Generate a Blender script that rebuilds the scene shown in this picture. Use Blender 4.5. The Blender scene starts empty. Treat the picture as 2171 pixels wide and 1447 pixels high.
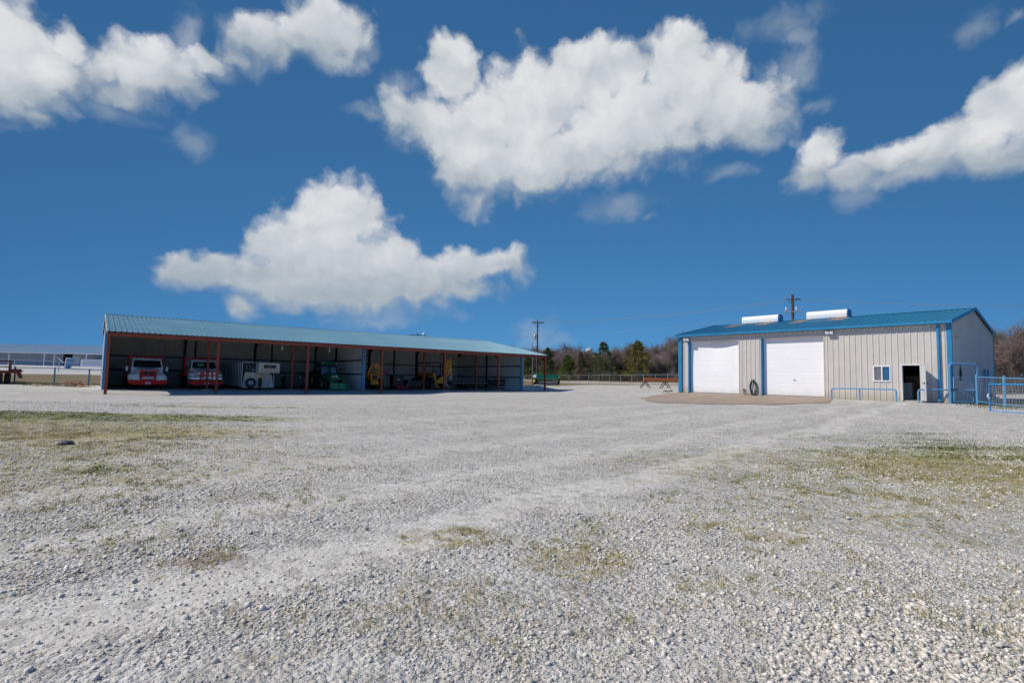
import bpy, math, random
import numpy as np
from mathutils import Vector, Matrix
R = math.radians
scn = bpy.context.scene
col = scn.collection
rng = random.Random(7)
nrg = np.random.default_rng(11)

# ------------------------------------------------------------------ camera
PITCH, ROLL = 0.0684, 0.0193
cam_data = bpy.data.cameras.new("camera")
cam = bpy.data.objects.new("camera", cam_data)
col.objects.link(cam)
rx = Vector((1, 0, 0)); uy = Vector((0, -math.sin(PITCH), math.cos(PITCH))); fw = Vector((0, math.cos(PITCH), math.sin(PITCH)))
r2 = rx * math.cos(ROLL) + uy * math.sin(ROLL)
u2 = -rx * math.sin(ROLL) + uy * math.cos(ROLL)
cam.matrix_world = Matrix(((r2.x, u2.x, -fw.x, 0), (r2.y, u2.y, -fw.y, 0), (r2.z, u2.z, -fw.z, 1.35), (0, 0, 0, 1)))
cam_data.sensor_width = 36
cam_data.lens = 18.73
cam_data.clip_end = 9000
cam_data.clip_start = 0.05
scn.camera = cam

# ------------------------------------------------------------------ sun, sky, exposure
SUN = Vector((-1.0, -0.10, 1.0)).normalized()
sun_d = bpy.data.lights.new("sun", 'SUN')
sun_d.energy = 3.0
sun_d.angle = R(0.5)
sun_d.color = (1.0, 0.92, 0.795)
sun = bpy.data.objects.new("sun", sun_d)
sun.rotation_euler = SUN.to_track_quat('Z', 'Y').to_euler()
sun.location = (-30, -5, 40)
col.objects.link(sun)

scn.view_settings.view_transform = 'Standard'
scn.view_settings.look = 'None'
scn.view_settings.exposure = 0.45
scn.view_settings.gamma = 1.0

# clouds: azimuth, elevation, half width, half height (radians), weight
CLOUDS = [(-0.7889,0.4204,0.0366,0.063,1.15),
  (-0.7643,0.4471,0.0264,0.0275,1),
  (-0.7499,0.3856,0.0368,0.0292,0.9),
  (-0.7532,0.3604,0.0292,0.0165,0.66),
  (-0.7192,0.4644,0.0261,0.0271,0.72),
  (-0.7269,0.4235,0.0488,0.0319,0.8),
  (-0.6845,0.4411,0.0497,0.0296,0.72),
  (-0.621,0.4646,0.07,0.0378,0.95),
  (-0.5791,0.4579,0.0386,0.0284,0.95),
  (-0.6486,0.423,0.0524,0.026,0.8),
  (-0.6645,0.3979,0.0425,0.0124,0.5),
  (-0.538,0.498,0.0407,0.0219,0.64),
  (-0.5035,0.5101,0.0424,0.0189,0.66),
  (-0.5737,0.5252,0.0183,0.0268,0.45),
  (-0.5303,0.4872,0.0274,0.0159,0.4),
  (-0.4615,0.5427,0.0629,0.0375,0.85),
  (-0.3615,0.5766,0.0848,0.0441,1),
  (-0.4925,0.5064,0.0357,0.0159,0.6),
  (-0.3351,0.5456,0.0493,0.023,0.7),
  (-0.4006,0.5562,0.047,0.0317,0.8),
  (-0.5556,0.3773,0.0276,0.019,0.52),
  (-0.1211,0.5542,0.0562,0.0515,0.95),
  (-0.2119,0.5147,0.0333,0.0225,0.6),
  (-0.1766,0.4749,0.0796,0.0455,0.95),
  (-0.0769,0.4555,0.1174,0.0605,1),
  (0.0316,0.4991,0.1184,0.0694,1.05),
  (0.1309,0.5504,0.0723,0.0414,1.15),
  (0.1936,0.5604,0.0665,0.0325,1.1),
  (0.2993,0.5467,0.0522,0.0502,1.1),
  (0.3389,0.4974,0.0897,0.0623,1),
  (0.4141,0.4656,0.0729,0.0519,0.97),
  (0.4701,0.4479,0.0437,0.0308,0.72),
  (0.2118,0.4672,0.1391,0.0662,1.05),
  (0.0151,0.4157,0.1445,0.061,1),
  (0.1325,0.4261,0.1247,0.0478,0.95),
  (-0.074,0.3493,0.0468,0.0407,0.72),
  (-0.0751,0.3896,0.0811,0.0397,0.95),
  (0.3304,0.4379,0.0898,0.0329,0.7),
  (0.4439,0.4245,0.0447,0.0226,0.75),
  (0.3938,0.3786,0.0326,0.0097,0.36),
  (0.1951,0.3367,0.0522,0.0202,0.27),
  (0.2553,0.3093,0.0152,0.0081,0.33),
  (-0.2809,0.4707,0.038,0.0086,0.33),
  (0.513,0.4512,0.0209,0.0093,0.36),
  (-0.3193,0.3018,0.061,0.046,1.15),
  (-0.3463,0.2707,0.0756,0.0494,1.1),
  (-0.4064,0.2501,0.0493,0.033,1.05),
  (-0.4449,0.239,0.033,0.0279,0.95),
  (-0.3039,0.2262,0.0897,0.0493,1),
  (-0.3828,0.2048,0.0847,0.0402,0.95),
  (-0.5658,0.1757,0.0332,0.0265,0.88),
  (-0.5161,0.1744,0.0541,0.0319,0.97),
  (-0.4722,0.1323,0.0325,0.0282,0.66),
  (-0.4416,0.1724,0.0803,0.0379,1),
  (-0.3343,0.1781,0.1351,0.0454,1),
  (-0.2185,0.1819,0.102,0.0426,1),
  (-0.3412,0.151,0.1185,0.0281,0.85),
  (-0.2155,0.244,0.0326,0.0268,0.95),
  (-0.1674,0.2045,0.0826,0.0377,0.97),
  (-0.2274,0.1925,0.0848,0.0407,0.9),
  (-0.0928,0.2182,0.071,0.0362,0.95),
  (-0.0351,0.2304,0.0412,0.031,0.9),
  (-0.001,0.2347,0.0377,0.0327,0.82),
  (-0.1053,0.1874,0.0882,0.026,0.8),
  (-0.2841,0.1397,0.1228,0.0186,0.42),
  (0.7522,0.3992,0.0319,0.0321,0.95),
  (0.7806,0.3844,0.0278,0.0544,1),
  (0.718,0.37,0.0416,0.0355,0.95),
  (0.6827,0.3602,0.044,0.0304,0.95),
  (0.6218,0.3625,0.0543,0.0278,0.95),
  (0.5309,0.3793,0.0271,0.0361,0.92),
  (0.5166,0.35,0.0385,0.0271,0.95),
  (0.5713,0.344,0.0547,0.0235,0.95),
  (0.6507,0.3351,0.0692,0.0237,0.95),
  (0.7372,0.3308,0.0551,0.0283,0.95),
  (0.5771,0.315,0.0306,0.0182,0.48),
  (0.4797,0.5765,0.0475,0.0169,0.6),
  (0.501,0.5546,0.0228,0.011,0.5),
  (0.5108,0.5137,0.0295,0.0266,0.46),
  (0.7307,0.5028,0.0196,0.0131,0.3),
  (0.778,0.4945,0.0142,0.0063,0.4),
  (0.048,0.09,0.0337,0.0318,0.25),
  (0.0922,0.0906,0.0229,0.0123,0.3),
  (0.5459,0.1226,0.0183,0.0106,0.3),
  (-0.2501,0.1203,0.0751,0.0154,0.3)]
world = bpy.data.worlds.new("World")
scn.world = world
world.use_nodes = True
world.cycles.sampling_method = 'NONE'
scn.cycles.max_bounces = 6; scn.cycles.diffuse_bounces = 4; scn.cycles.glossy_bounces = 3; scn.cycles.transmission_bounces = 2
wt = world.node_tree
wt.nodes.clear()
def wn(t, **kw):
    n = wt.nodes.new(t)
    for k, v in kw.items(): setattr(n, k, v)
    return n
def wl(a, b): wt.links.new(a, b)
def wmath(op, a, b=None, c=None, clamp=False):
    n = wn('ShaderNodeMath', operation=op); n.use_clamp = clamp
    for i, v in enumerate((a, b, c)):
        if v is None: continue
        if isinstance(v, (int, float)): n.inputs[i].default_value = v
        else: wl(v, n.inputs[i])
    return n.outputs[0]
def wvec(op, a, b=None, c=None, out=0):
    n = wn('ShaderNodeVectorMath', operation=op)
    for i, v in enumerate((a, b, c)):
        if v is None: continue
        if isinstance(v, (tuple, list)): n.inputs[i].default_value = v
        elif isinstance(v, (int, float)): n.inputs[i].default_value = (v, v, v)
        else: wl(v, n.inputs[i])
    return n.outputs[out]
w_out = wn('ShaderNodeOutputWorld'); w_bg = wn('ShaderNodeBackground')
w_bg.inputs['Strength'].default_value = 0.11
wl(w_bg.outputs[0], w_out.inputs[0])
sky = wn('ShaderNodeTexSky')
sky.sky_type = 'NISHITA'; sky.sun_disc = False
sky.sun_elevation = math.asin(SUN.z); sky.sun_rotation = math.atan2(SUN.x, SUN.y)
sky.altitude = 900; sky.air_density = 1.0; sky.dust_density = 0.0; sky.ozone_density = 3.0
w_tc = wn('ShaderNodeTexCoord')
wdir = wvec('NORMALIZE', w_tc.outputs['Generated'])
w_s0 = wn('ShaderNodeSeparateXYZ'); wl(wdir, w_s0.inputs[0])
def wramp(v, a, b):
    n = wn('ShaderNodeMapRange'); n.interpolation_type = 'SMOOTHSTEP'; wl(v, n.inputs[0]); n.inputs[1].default_value = a; n.inputs[2].default_value = b; return n.outputs[0]
south = wramp(w_s0.outputs[1], 0.10, -0.55)                     # deep blue to the north; unseen southern sky brightened as added fill for shade
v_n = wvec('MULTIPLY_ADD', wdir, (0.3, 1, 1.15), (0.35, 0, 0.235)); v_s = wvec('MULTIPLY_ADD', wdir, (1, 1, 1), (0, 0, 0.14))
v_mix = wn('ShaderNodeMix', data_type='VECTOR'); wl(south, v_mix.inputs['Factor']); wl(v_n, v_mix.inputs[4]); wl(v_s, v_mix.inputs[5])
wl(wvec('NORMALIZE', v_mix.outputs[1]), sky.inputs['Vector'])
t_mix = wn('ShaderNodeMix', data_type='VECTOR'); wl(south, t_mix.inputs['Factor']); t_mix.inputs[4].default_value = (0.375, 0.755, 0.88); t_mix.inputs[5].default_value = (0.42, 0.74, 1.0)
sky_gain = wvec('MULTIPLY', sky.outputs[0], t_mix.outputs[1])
w_sep = wn('ShaderNodeSeparateXYZ'); wl(wdir, w_sep.inputs[0])
w_az = wmath('ARCTAN2', w_sep.outputs[0], w_sep.outputs[1])
w_el = wmath('ARCSINE', w_sep.outputs[2])
w_cmb = wn('ShaderNodeCombineXYZ'); wl(w_az, w_cmb.inputs[0]); wl(w_el, w_cmb.inputs[1])
def wnoise(scale, detail, rough, vec, offs=(0, 0, 0), dist=0.0):
    n = wn('ShaderNodeTexNoise'); n.noise_dimensions = '3D'
    n.inputs['Scale'].default_value = scale; n.inputs['Detail'].default_value = detail; n.inputs['Roughness'].default_value = rough
    n.inputs['Distortion'].default_value = dist
    wl(wvec('ADD', vec, offs), n.inputs['Vector'])
    return n
n_warp = wnoise(13, 4, 0.6, w_cmb.outputs[0])
wp = wvec('MULTIPLY_ADD', wvec('SUBTRACT', n_warp.outputs['Color'], (0.5, 0.5, 0.5)), (0.065, 0.050, 0.0), wvec('ADD', w_cmb.outputs[0], (0.0, 0.020, 0.0)))
n_big = wnoise(12, 8, 0.55, wp, (3.1, 1.7, 0.4))
n_fine = wnoise(48, 6, 0.6, wp, (0.1, 5.2, 2.2))
def blob_field(p, blobs, k):
    acc = None
    for (a, e, ra, re, s) in blobs:
        q = wvec('MULTIPLY_ADD', p, (1 / ra, 1 / re, 0.0), (-a / ra, -e / re, 0.0))
        n = wn('ShaderNodeVectorMath', operation='LENGTH'); wl(q, n.inputs[0])
        l = n.outputs['Value']
        if s < 0.99 or s > 1.01: l = wmath('ADD', l, (1 - s) * 0.9)
        if acc is None: acc = l
        else:
            m = wn('ShaderNodeMath', operation='SMOOTH_MIN'); wl(acc, m.inputs[0]); wl(l, m.inputs[1]); m.inputs[2].default_value = k
            acc = m.outputs[0]
    return acc
solid = [b for b in CLOUDS if b[4] >= 0.62]; wisp = [b for b in CLOUDS if b[4] < 0.62]
def mrange(v, a, b, c, d, smooth=True):
    n = wn('ShaderNodeMapRange'); n.interpolation_type = 'SMOOTHSTEP' if smooth else 'LINEAR'; n.clamp = True
    wl(v, n.inputs[0])
    for i, x in enumerate((a, b, c, d)): n.inputs[1 + i].default_value = x
    return n.outputs[0]
def wvor(scale, vec):
    n = wn('ShaderNodeTexVoronoi'); n.voronoi_dimensions = '2D'; n.feature = 'SMOOTH_F1'; n.inputs['Scale'].default_value = scale; n.inputs['Smoothness'].default_value = 0.35
    wl(vec, n.inputs['Vector']); return n.outputs['Distance']
bil = wmath('MULTIPLY_ADD', wmath('SUBTRACT', 0.40, wvor(20, wp)), 0.60, wmath('MULTIPLY', wmath('SUBTRACT', 0.40, wvor(50, wp)), 0.20))
rag = wmath('MULTIPLY_ADD', wmath('SUBTRACT', n_big.outputs[0], 0.5), 0.90, wmath('MULTIPLY_ADD', wmath('SUBTRACT', n_fine.outputs[0], 0.5), 0.38, bil))
dens = wmath('ADD', wmath('SUBTRACT', 1.38, blob_field(wp, solid, 0.28)), rag)
densw = wmath('MULTIPLY_ADD', rag, 1.25, wmath('SUBTRACT', 1.45, blob_field(wp, [(a, e, ra * 1.25, re * 1.25, 1.0) for a, e, ra, re, s in wisp], 0.2)))
# the underside of each cloud is in its own shade, the sunward swellings are brighter
core = [b for b in CLOUDS if b[4] > 0.79]
below = wmath('SUBTRACT', 1.35, blob_field(wvec('ADD', wp, (0.0, -0.042, 0.0)), core, 0.28))
below = wmath('MULTIPLY_ADD', rag, 0.35, below)
n_sun = wnoise(12, 8, 0.55, wvec('ADD', wp, (-0.014, 0.018, 0.0)), (3.1, 1.7, 0.4))
alpha = wmath('MULTIPLY', wmath('ADD', dens, 0.05), mrange(below, -0.5, 0.8, 1.15, 2.1))        # crisp swelling tops, soft undersides
alpha = wmath('MAXIMUM', mrange(alpha, 0.0, 1.4, 0.0, 0.98), mrange(densw, 0.0, 1.5, 0.0, 0.42))
relief = wmath('SUBTRACT', n_big.outputs[0], n_sun.outputs[0])
lit = mrange(below, -0.5, 1.25, 0.0, 0.72)
lit = wmath('MULTIPLY', lit, mrange(w_el, 0.12, 0.29, 0.22, 1.12))
lit = wmath('MULTIPLY_ADD', relief, 1.0, lit); lit = wmath('MULTIPLY_ADD', bil, 0.16, lit, clamp=True)
c_mix = wn('ShaderNodeMix', data_type='RGBA')
c_mix.inputs['A'].default_value = (2.55, 2.95, 3.35, 1); c_mix.inputs['B'].default_value = (5.25, 5.3, 5.4, 1)
wl(lit, c_mix.inputs['Factor'])
s_mix = wn('ShaderNodeMix', data_type='RGBA')
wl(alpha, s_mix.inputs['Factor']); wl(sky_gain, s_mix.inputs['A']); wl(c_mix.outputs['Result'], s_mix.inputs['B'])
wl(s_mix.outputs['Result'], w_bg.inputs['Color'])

# ------------------------------------------------------------------ helpers
def tag(o, label=None, cat=None, group=None, kind=None):
    if label: o['label'] = label
    if cat: o['category'] = cat
    if group: o['group'] = group
    if kind: o['kind'] = kind
    return o
def empty(name, loc=(0, 0, 0), rz=0.0, label=None, cat=None, group=None):
    o = bpy.data.objects.new(name, None)
    o.empty_display_size = 0.3
    col.objects.link(o); o.location = loc; o.rotation_euler = (0, 0, rz)
    return tag(o, label, cat, group)
def copy_tree(o, parent=None):
    c = o.copy(); col.objects.link(c)
    if parent: c.parent = parent
    for ch in list(o.children): copy_tree(ch, c)
    return c

class MB:
    def __init__(s): s.v = []; s.f = []
    def add(s, vs, fs):
        b = len(s.v); s.v.extend([tuple(p) for p in vs]); s.f.extend([tuple(b + i for i in f) for f in fs]); return s
    def box(s, x0, x1, y0, y1, z0, z1, bev=0.0):
        if bev <= 0:
            vs = [(x, y, z) for z in (z0, z1) for y in (y0, y1) for x in (x0, x1)]
            return s.add(vs, [(0, 2, 3, 1), (4, 5, 7, 6), (0, 1, 5, 4), (2, 6, 7, 3), (0, 4, 6, 2), (1, 3, 7, 5)])
        b = bev
        sx, sy, sz = (x0, x1), (y0, y1), (z0, z1)
        vs = []; idx = {}
        for i in (0, 1):
            for j in (0, 1):
                for k in (0, 1):
                    dx, dy, dz = (b if i == 0 else -b), (b if j == 0 else -b), (b if k == 0 else -b)
                    idx[i, j, k, 0] = len(vs); vs.append((sx[i], sy[j] + dy, sz[k] + dz))
                    idx[i, j, k, 1] = len(vs); vs.append((sx[i] + dx, sy[j], sz[k] + dz))
                    idx[i, j, k, 2] = len(vs); vs.append((sx[i] + dx, sy[j] + dy, sz[k]))
        fs = []
        g = lambda i, j, k, a: idx[i, j, k, a]
        for i in (0, 1): q = [g(i, 0, 0, 0), g(i, 1, 0, 0), g(i, 1, 1, 0), g(i, 0, 1, 0)]; fs.append(q[::-1] if i == 0 else q)
        for j in (0, 1): q = [g(0, j, 0, 1), g(1, j, 0, 1), g(1, j, 1, 1), g(0, j, 1, 1)]; fs.append(q if j == 0 else q[::-1])
        for k in (0, 1): q = [g(0, 0, k, 2), g(1, 0, k, 2), g(1, 1, k, 2), g(0, 1, k, 2)]; fs.append(q[::-1] if k == 0 else q)
        for i in (0, 1):
            for j in (0, 1): fs.append((g(i, j, 0, 0), g(i, j, 1, 0), g(i, j, 1, 1), g(i, j, 0, 1)))
        for i in (0, 1):
            for k in (0, 1): fs.append((g(i, 0, k, 0), g(i, 1, k, 0), g(i, 1, k, 2), g(i, 0, k, 2)))
        for j in (0, 1):
            for k in (0, 1): fs.append((g(0, j, k, 1), g(1, j, k, 1), g(1, j, k, 2), g(0, j, k, 2)))
        for i in (0, 1):
            for j in (0, 1):
                for k in (0, 1): fs.append((g(i, j, k, 0), g(i, j, k, 1), g(i, j, k, 2)))
        return s.add(vs, fs)
    def bar(s, p, q, w, h, up=(0, 0, 1)):
        p, q = Vector(p), Vector(q); d = (q - p).normalized(); up = Vector(up)
        if abs(d.dot(up)) > 0.98: up = Vector((0, 1, 0))
        a = d.cross(up).normalized(); b = a.cross(d)
        vs = []
        for c in (p, q):
            for i, j in ((-1, -1), (1, -1), (1, 1), (-1, 1)): vs.append(c + a * (i * w / 2) + b * (j * h / 2))
        return s.add(vs, [(3, 2, 1, 0), (4, 5, 6, 7), (0, 1, 5, 4), (1, 2, 6, 5), (2, 3, 7, 6), (3, 0, 4, 7)])
    def path(s, pts, r, n=8, cap=True):
        pts = [Vector(p) for p in pts]
        rs = r if isinstance(r, (list, tuple)) else [r] * len(pts)
        base = len(s.v); a = None
        for i, p in enumerate(pts):
            d = (pts[min(i + 1, len(pts) - 1)] - pts[max(i - 1, 0)])
            d = d.normalized() if d.length > 1e-9 else Vector((0, 0, 1))
            if a is None:
                a = d.cross(Vector((0, 0, 1)) if abs(d.z) < 0.9 else Vector((1, 0, 0))).normalized()
            else:
                a = (a - d * a.dot(d)).normalized()
            b = d.cross(a)
            for k in range(n):
                t = 2 * math.pi * k / n
                s.v.append(tuple(p + (a * math.cos(t) + b * math.sin(t)) * rs[i]))
        for i in range(len(pts) - 1):
            for k in range(n):
                k2 = (k + 1) % n
                s.f.append((base + i * n + k, base + i * n + k2, base + (i + 1) * n + k2, base + (i + 1) * n + k))
        if cap:
            s.f.append(tuple(base + k for k in range(n))[::-1])
            s.f.append(tuple(base + (len(pts) - 1) * n + k for k in range(n)))
        return s
    def tube(s, p, q, r, r2=None, n=10): return s.path([p, q], [r, r if r2 is None else r2], n)
    def lathe(s, prof, o, ax, n=20, caps=True):
        o, ax = Vector(o), Vector(ax).normalized()
        a = ax.cross(Vector((0, 0, 1)) if abs(ax.z) < 0.9 else Vector((1, 0, 0))).normalized(); b = ax.cross(a)
        base = len(s.v)
        for (r, h) in prof:
            for k in range(n):
                t = 2 * math.pi * k / n
                s.v.append(tuple(o + ax * h + (a * math.cos(t) + b * math.sin(t)) * r))
        m = len(prof)
        for i in range(m - 1):
            for k in range(n):
                k2 = (k + 1) % n
                s.f.append((base + i * n + k, base + i * n + k2, base + (i + 1) * n + k2, base + (i + 1) * n + k))
        if caps:
            s.f.append(tuple(base + k for k in range(n))[::-1]); s.f.append(tuple(base + (m - 1) * n + k for k in range(n)))
        return s
    def prism(s, poly, axis, d0, d1):
        """poly: 2-D outline; axis 'x': (y,z) outline, 'y': (x,z), 'z': (x,y)"""
        n = len(poly)
        def P(a, b, d): return {'x': (d, a, b), 'y': (a, d, b), 'z': (a, b, d)}[axis]
        vs = [P(a, b, d0) for a, b in poly] + [P(a, b, d1) for a, b in poly]
        fs = [tuple(range(n))[::-1], tuple(range(n, 2 * n))] + [(i, (i + 1) % n, n + (i + 1) % n, n + i) for i in range(n)]
        return s.add(vs, fs)
    def loft(s, rings, cap=True):
        n = len(rings[0]); base = len(s.v)
        for r_ in rings: s.v.extend([tuple(p) for p in r_])
        for i in range(len(rings) - 1):
            for k in range(n):
                k2 = (k + 1) % n
                s.f.append((base + i * n + k, base + i * n + k2, base + (i + 1) * n + k2, base + (i + 1) * n + k))
        if cap:
            s.f.append(tuple(base + k for k in range(n))[::-1]); s.f.append(tuple(base + (len(rings) - 1) * n + k for k in range(n)))
        return s
    def ribbed(s, o, ax, ln, up, h0, h1, nrm, pitch=0.305, dep=0.03, phase=0.0, back=0.0):
        """ribbed metal sheet: o + ax*t + up*h, ribs stand out along nrm. h0/h1 numbers or functions of t"""
        o, ax, up, nrm = Vector(o), Vector(ax), Vector(up), Vector(nrm)
        H0 = h0 if callable(h0) else (lambda t: h0); H1 = h1 if callable(h1) else (lambda t: h1)
        ts = [(0.0, None), (ln, None)]
        k = math.floor(-phase / pitch) - 1
        while phase + k * pitch < ln + pitch:
            c = phase + k * pitch
            for dt, lv in ((-0.045, 0), (-0.02, 1), (0.02, 1), (0.045, 0), (pitch * 0.36, 0), (pitch * 0.39, 0.18), (pitch * 0.46, 0.18), (pitch * 0.49, 0), (pitch * .60, 0), (pitch * .63, 0.18), (pitch * .70, .18), (pitch * .73, 0)):
                if 0 < c + dt < ln: ts.append((c + dt, lv))
            k += 1
        ts.sort(key=lambda q: q[0])
        base = len(s.v)
        for t, lv in ts:
            off = nrm * (dep * (lv or 0) + back)
            s.v.append(tuple(o + ax * t + up * H0(t) + off)); s.v.append(tuple(o + ax * t + up * H1(t) + off))
        for i in range(len(ts) - 1):
            a = base + 2 * i; s.f.append((a, a + 2, a + 3, a + 1))
        return s
    def build(s, name, mat=None, parent=None, smooth=True, loc=None, rz=0.0, ang=38):
        me = bpy.data.meshes.new(name)
        me.from_pydata(s.v, [], s.f); me.update()
        if smooth:
            me.polygons.foreach_set('use_smooth', [True] * len(me.polygons)); me.set_sharp_from_angle(angle=R(ang))
        o = bpy.data.objects.new(name, me); col.objects.link(o)
        if mat: me.materials.append(mat)
        if parent: o.parent = parent
        if loc: o.location = loc; o.rotation_euler = (0, 0, rz)
        return o
def np_mesh(name, V, F, mat, parent=None):
    """V (n,3), F (m,k) arrays"""
    me = bpy.data.meshes.new(name)
    V = np.ascontiguousarray(V, dtype=np.float32).reshape(-1, 3); F = np.ascontiguousarray(F, dtype=np.int32)
    k = F.shape[1]
    me.vertices.add(len(V)); me.vertices.foreach_set('co', V.ravel())
    me.loops.add(F.size); me.loops.foreach_set('vertex_index', F.ravel())
    me.polygons.add(len(F)); me.polygons.foreach_set('loop_start', np.arange(0, F.size, k, dtype=np.int32))
    me.update(calc_edges=True); me.validate()
    o = bpy.data.objects.new(name, me); col.objects.link(o)
    if mat: me.materials.append(mat)
    if parent: o.parent = parent
    return o
def bend(pts, r=0.15, n=5):
    """round the corners of a polyline"""
    pts = [Vector(p) for p in pts]; out = [pts[0]]
    for i in range(1, len(pts) - 1):
        a, b, c = pts[i - 1], pts[i], pts[i + 1]
        d0 = (a - b); d1 = (c - b); rr = min(r, d0.length * .45, d1.length * .45)
        p0 = b + d0.normalized() * rr; p1 = b + d1.normalized() * rr
        for k in range(n + 1):
            t = k / n; out.append(p0 * (1 - t) ** 2 + b * 2 * t * (1 - t) + p1 * t * t)
    out.append(pts[-1]); return out

# ------------------------------------------------------------------ materials
def mat(name, c, rough=0.6, metal=0.0, var=0.12, scale=3.0, dirt=None, bump=0.0, bscale=60.0, spec=0.5, streak=False, island=0.0, splash=None):
    """paint, metal, wood: one base colour with uneven tone, optional dirt colour, optional fine bump"""
    m = bpy.data.materials.new(name); m.use_nodes = True
    nt = m.node_tree; b = nt.nodes['Principled BSDF']
    b.inputs['Roughness'].default_value = rough; b.inputs['Metallic'].default_value = metal
    b.inputs['Specular IOR Level'].default_value = spec
    tc = nt.nodes.new('ShaderNodeTexCoord')
    mp = nt.nodes.new('ShaderNodeMapping'); nt.links.new(tc.outputs['Object'], mp.inputs[0])
    if streak: mp.inputs['Scale'].default_value = (4.0, 4.0, 0.35)
    n = nt.nodes.new('ShaderNodeTexNoise'); n.inputs['Scale'].default_value = scale; n.inputs['Detail'].default_value = 6; n.inputs['Roughness'].default_value = 0.65
    nt.links.new(mp.outputs[0], n.inputs['Vector'])
    cr = nt.nodes.new('ShaderNodeValToRGB')
    lo = [max(0, x * (1 - var)) for x in c]; hi = [min(1, x * (1 + var)) for x in c]
    cr.color_ramp.elements[0].position = 0.3; cr.color_ramp.elements[0].color = (*lo, 1)
    cr.color_ramp.elements[1].position = 0.7; cr.color_ramp.elements[1].color = (*hi, 1)
    nt.links.new(n.outputs[0], cr.inputs[0])
    outc = cr.outputs[0]
    if dirt:
        n2 = nt.nodes.new('ShaderNodeTexNoise'); n2.inputs['Scale'].default_value = scale * 2.3; n2.inputs['Detail'].default_value = 8; n2.inputs['Roughness'].default_value = 0.7
        nt.links.new(mp.outputs[0], n2.inputs['Vector'])
        mr = nt.nodes.new('ShaderNodeMapRange'); mr.inputs[1].default_value = 0.52; mr.inputs[2].default_value = 0.72; mr.inputs[4].default_value = dirt[3] if len(dirt) > 3 else 0.7
        nt.links.new(n2.outputs[0], mr.inputs[0])
        mx = nt.nodes.new('ShaderNodeMix'); mx.data_type = 'RGBA'; mx.inputs['B'].default_value = (*dirt[:3], 1)
        nt.links.new(mr.outputs[0], mx.inputs['Factor']); nt.links.new(outc, mx.inputs['A']); outc = mx.outputs['Result']
    if splash:
        sx = nt.nodes.new('ShaderNodeSeparateXYZ'); nt.links.new(tc.outputs['Object'], sx.inputs[0])
        n4 = nt.nodes.new('ShaderNodeTexNoise'); n4.inputs['Scale'].default_value = 2.5; n4.inputs['Detail'].default_value = 8; n4.inputs['Roughness'].default_value = .75
        mp4 = nt.nodes.new('ShaderNodeMapping'); mp4.inputs['Scale'].default_value = (1, 1, .35); nt.links.new(tc.outputs['Object'], mp4.inputs[0]); nt.links.new(mp4.outputs[0], n4.inputs['Vector'])
        ad = nt.nodes.new('ShaderNodeMath'); ad.operation = 'MULTIPLY_ADD'; nt.links.new(n4.outputs[0], ad.inputs[0]); ad.inputs[1].default_value = -1.1; nt.links.new(sx.outputs[2], ad.inputs[2])
        mr = nt.nodes.new('ShaderNodeMapRange'); mr.inputs[1].default_value = -.05; mr.inputs[2].default_value = -.55; mr.inputs[4].default_value = splash[3]; nt.links.new(ad.outputs[0], mr.inputs[0])
        mx = nt.nodes.new('ShaderNodeMix'); mx.data_type = 'RGBA'; mx.inputs['B'].default_value = (*splash[:3], 1)
        nt.links.new(mr.outputs[0], mx.inputs['Factor']); nt.links.new(outc, mx.inputs['A']); outc = mx.outputs['Result']
    if island > 0:
        ge = nt.nodes.new('ShaderNodeNewGeometry')
        mr = nt.nodes.new('ShaderNodeMapRange'); mr.inputs[3].default_value = 1 - island; mr.inputs[4].default_value = 1 + island
        nt.links.new(ge.outputs['Random Per Island'], mr.inputs[0])
        vm = nt.nodes.new('ShaderNodeVectorMath'); vm.operation = 'MULTIPLY'
        nt.links.new(outc, vm.inputs[0]); nt.links.new(mr.outputs[0], vm.inputs[1]); outc = vm.outputs[0]
    nt.links.new(outc, b.inputs['Base Color'])
    rr = nt.nodes.new('ShaderNodeMapRange'); rr.inputs[3].default_value = max(0.05, rough - 0.08); rr.inputs[4].default_value = min(1, rough + 0.1)
    nt.links.new(n.outputs[0], rr.inputs[0]); nt.links.new(rr.outputs[0], b.inputs['Roughness'])
    if bump > 0:
        n3 = nt.nodes.new('ShaderNodeTexNoise'); n3.inputs['Scale'].default_value = bscale; n3.inputs['Detail'].default_value = 4
        nt.links.new(tc.outputs['Object'], n3.inputs['Vector'])
        bp = nt.nodes.new('ShaderNodeBump'); bp.inputs['Strength'].default_value = bump; bp.inputs['Distance'].default_value = 0.02
        nt.links.new(n3.outputs[0], bp.inputs['Height']); nt.links.new(bp.outputs[0], b.inputs['Normal'])
    return m
def glass(name, c, rough=0.05):
    m = bpy.data.materials.new(name); m.use_nodes = True; b = m.node_tree.nodes['Principled BSDF']
    b.inputs['Base Color'].default_value = (*c, 1); b.inputs['Roughness'].default_value = rough; b.inputs['Specular IOR Level'].default_value = 0.9
    return m
M = {}
M['rust_red'] = mat('red oxide painted steel', (0.24, 0.042, 0.016), .55, 0, .25, 2.5, dirt=(.11, .03, .02, .55), bump=.15)
M['dark_steel'] = mat('dark primer steel', (0.045, 0.03, 0.028), .65, 0, .3, 3)
M['shed_roof'] = mat('pale blue roof metal', (0.105, 0.245, 0.33), .38, .15, .10, .35, dirt=(.14, .28, .35, .5))
M['blue'] = mat('blue painted trim', (0.013, 0.20, 0.40), .42, 0, .14, 1.5, dirt=(.06, .22, .36, .4))
M['pipe_blue'] = mat('weathered blue pipe paint', (0.10, 0.28, 0.48), .5, 0, .2, 6, dirt=(.35, .42, .50, .65), bump=.1)
M['gate_blue'] = mat('bright blue gate paint', (0.015, 0.24, 0.56), .4, 0, .12, 3)
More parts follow.
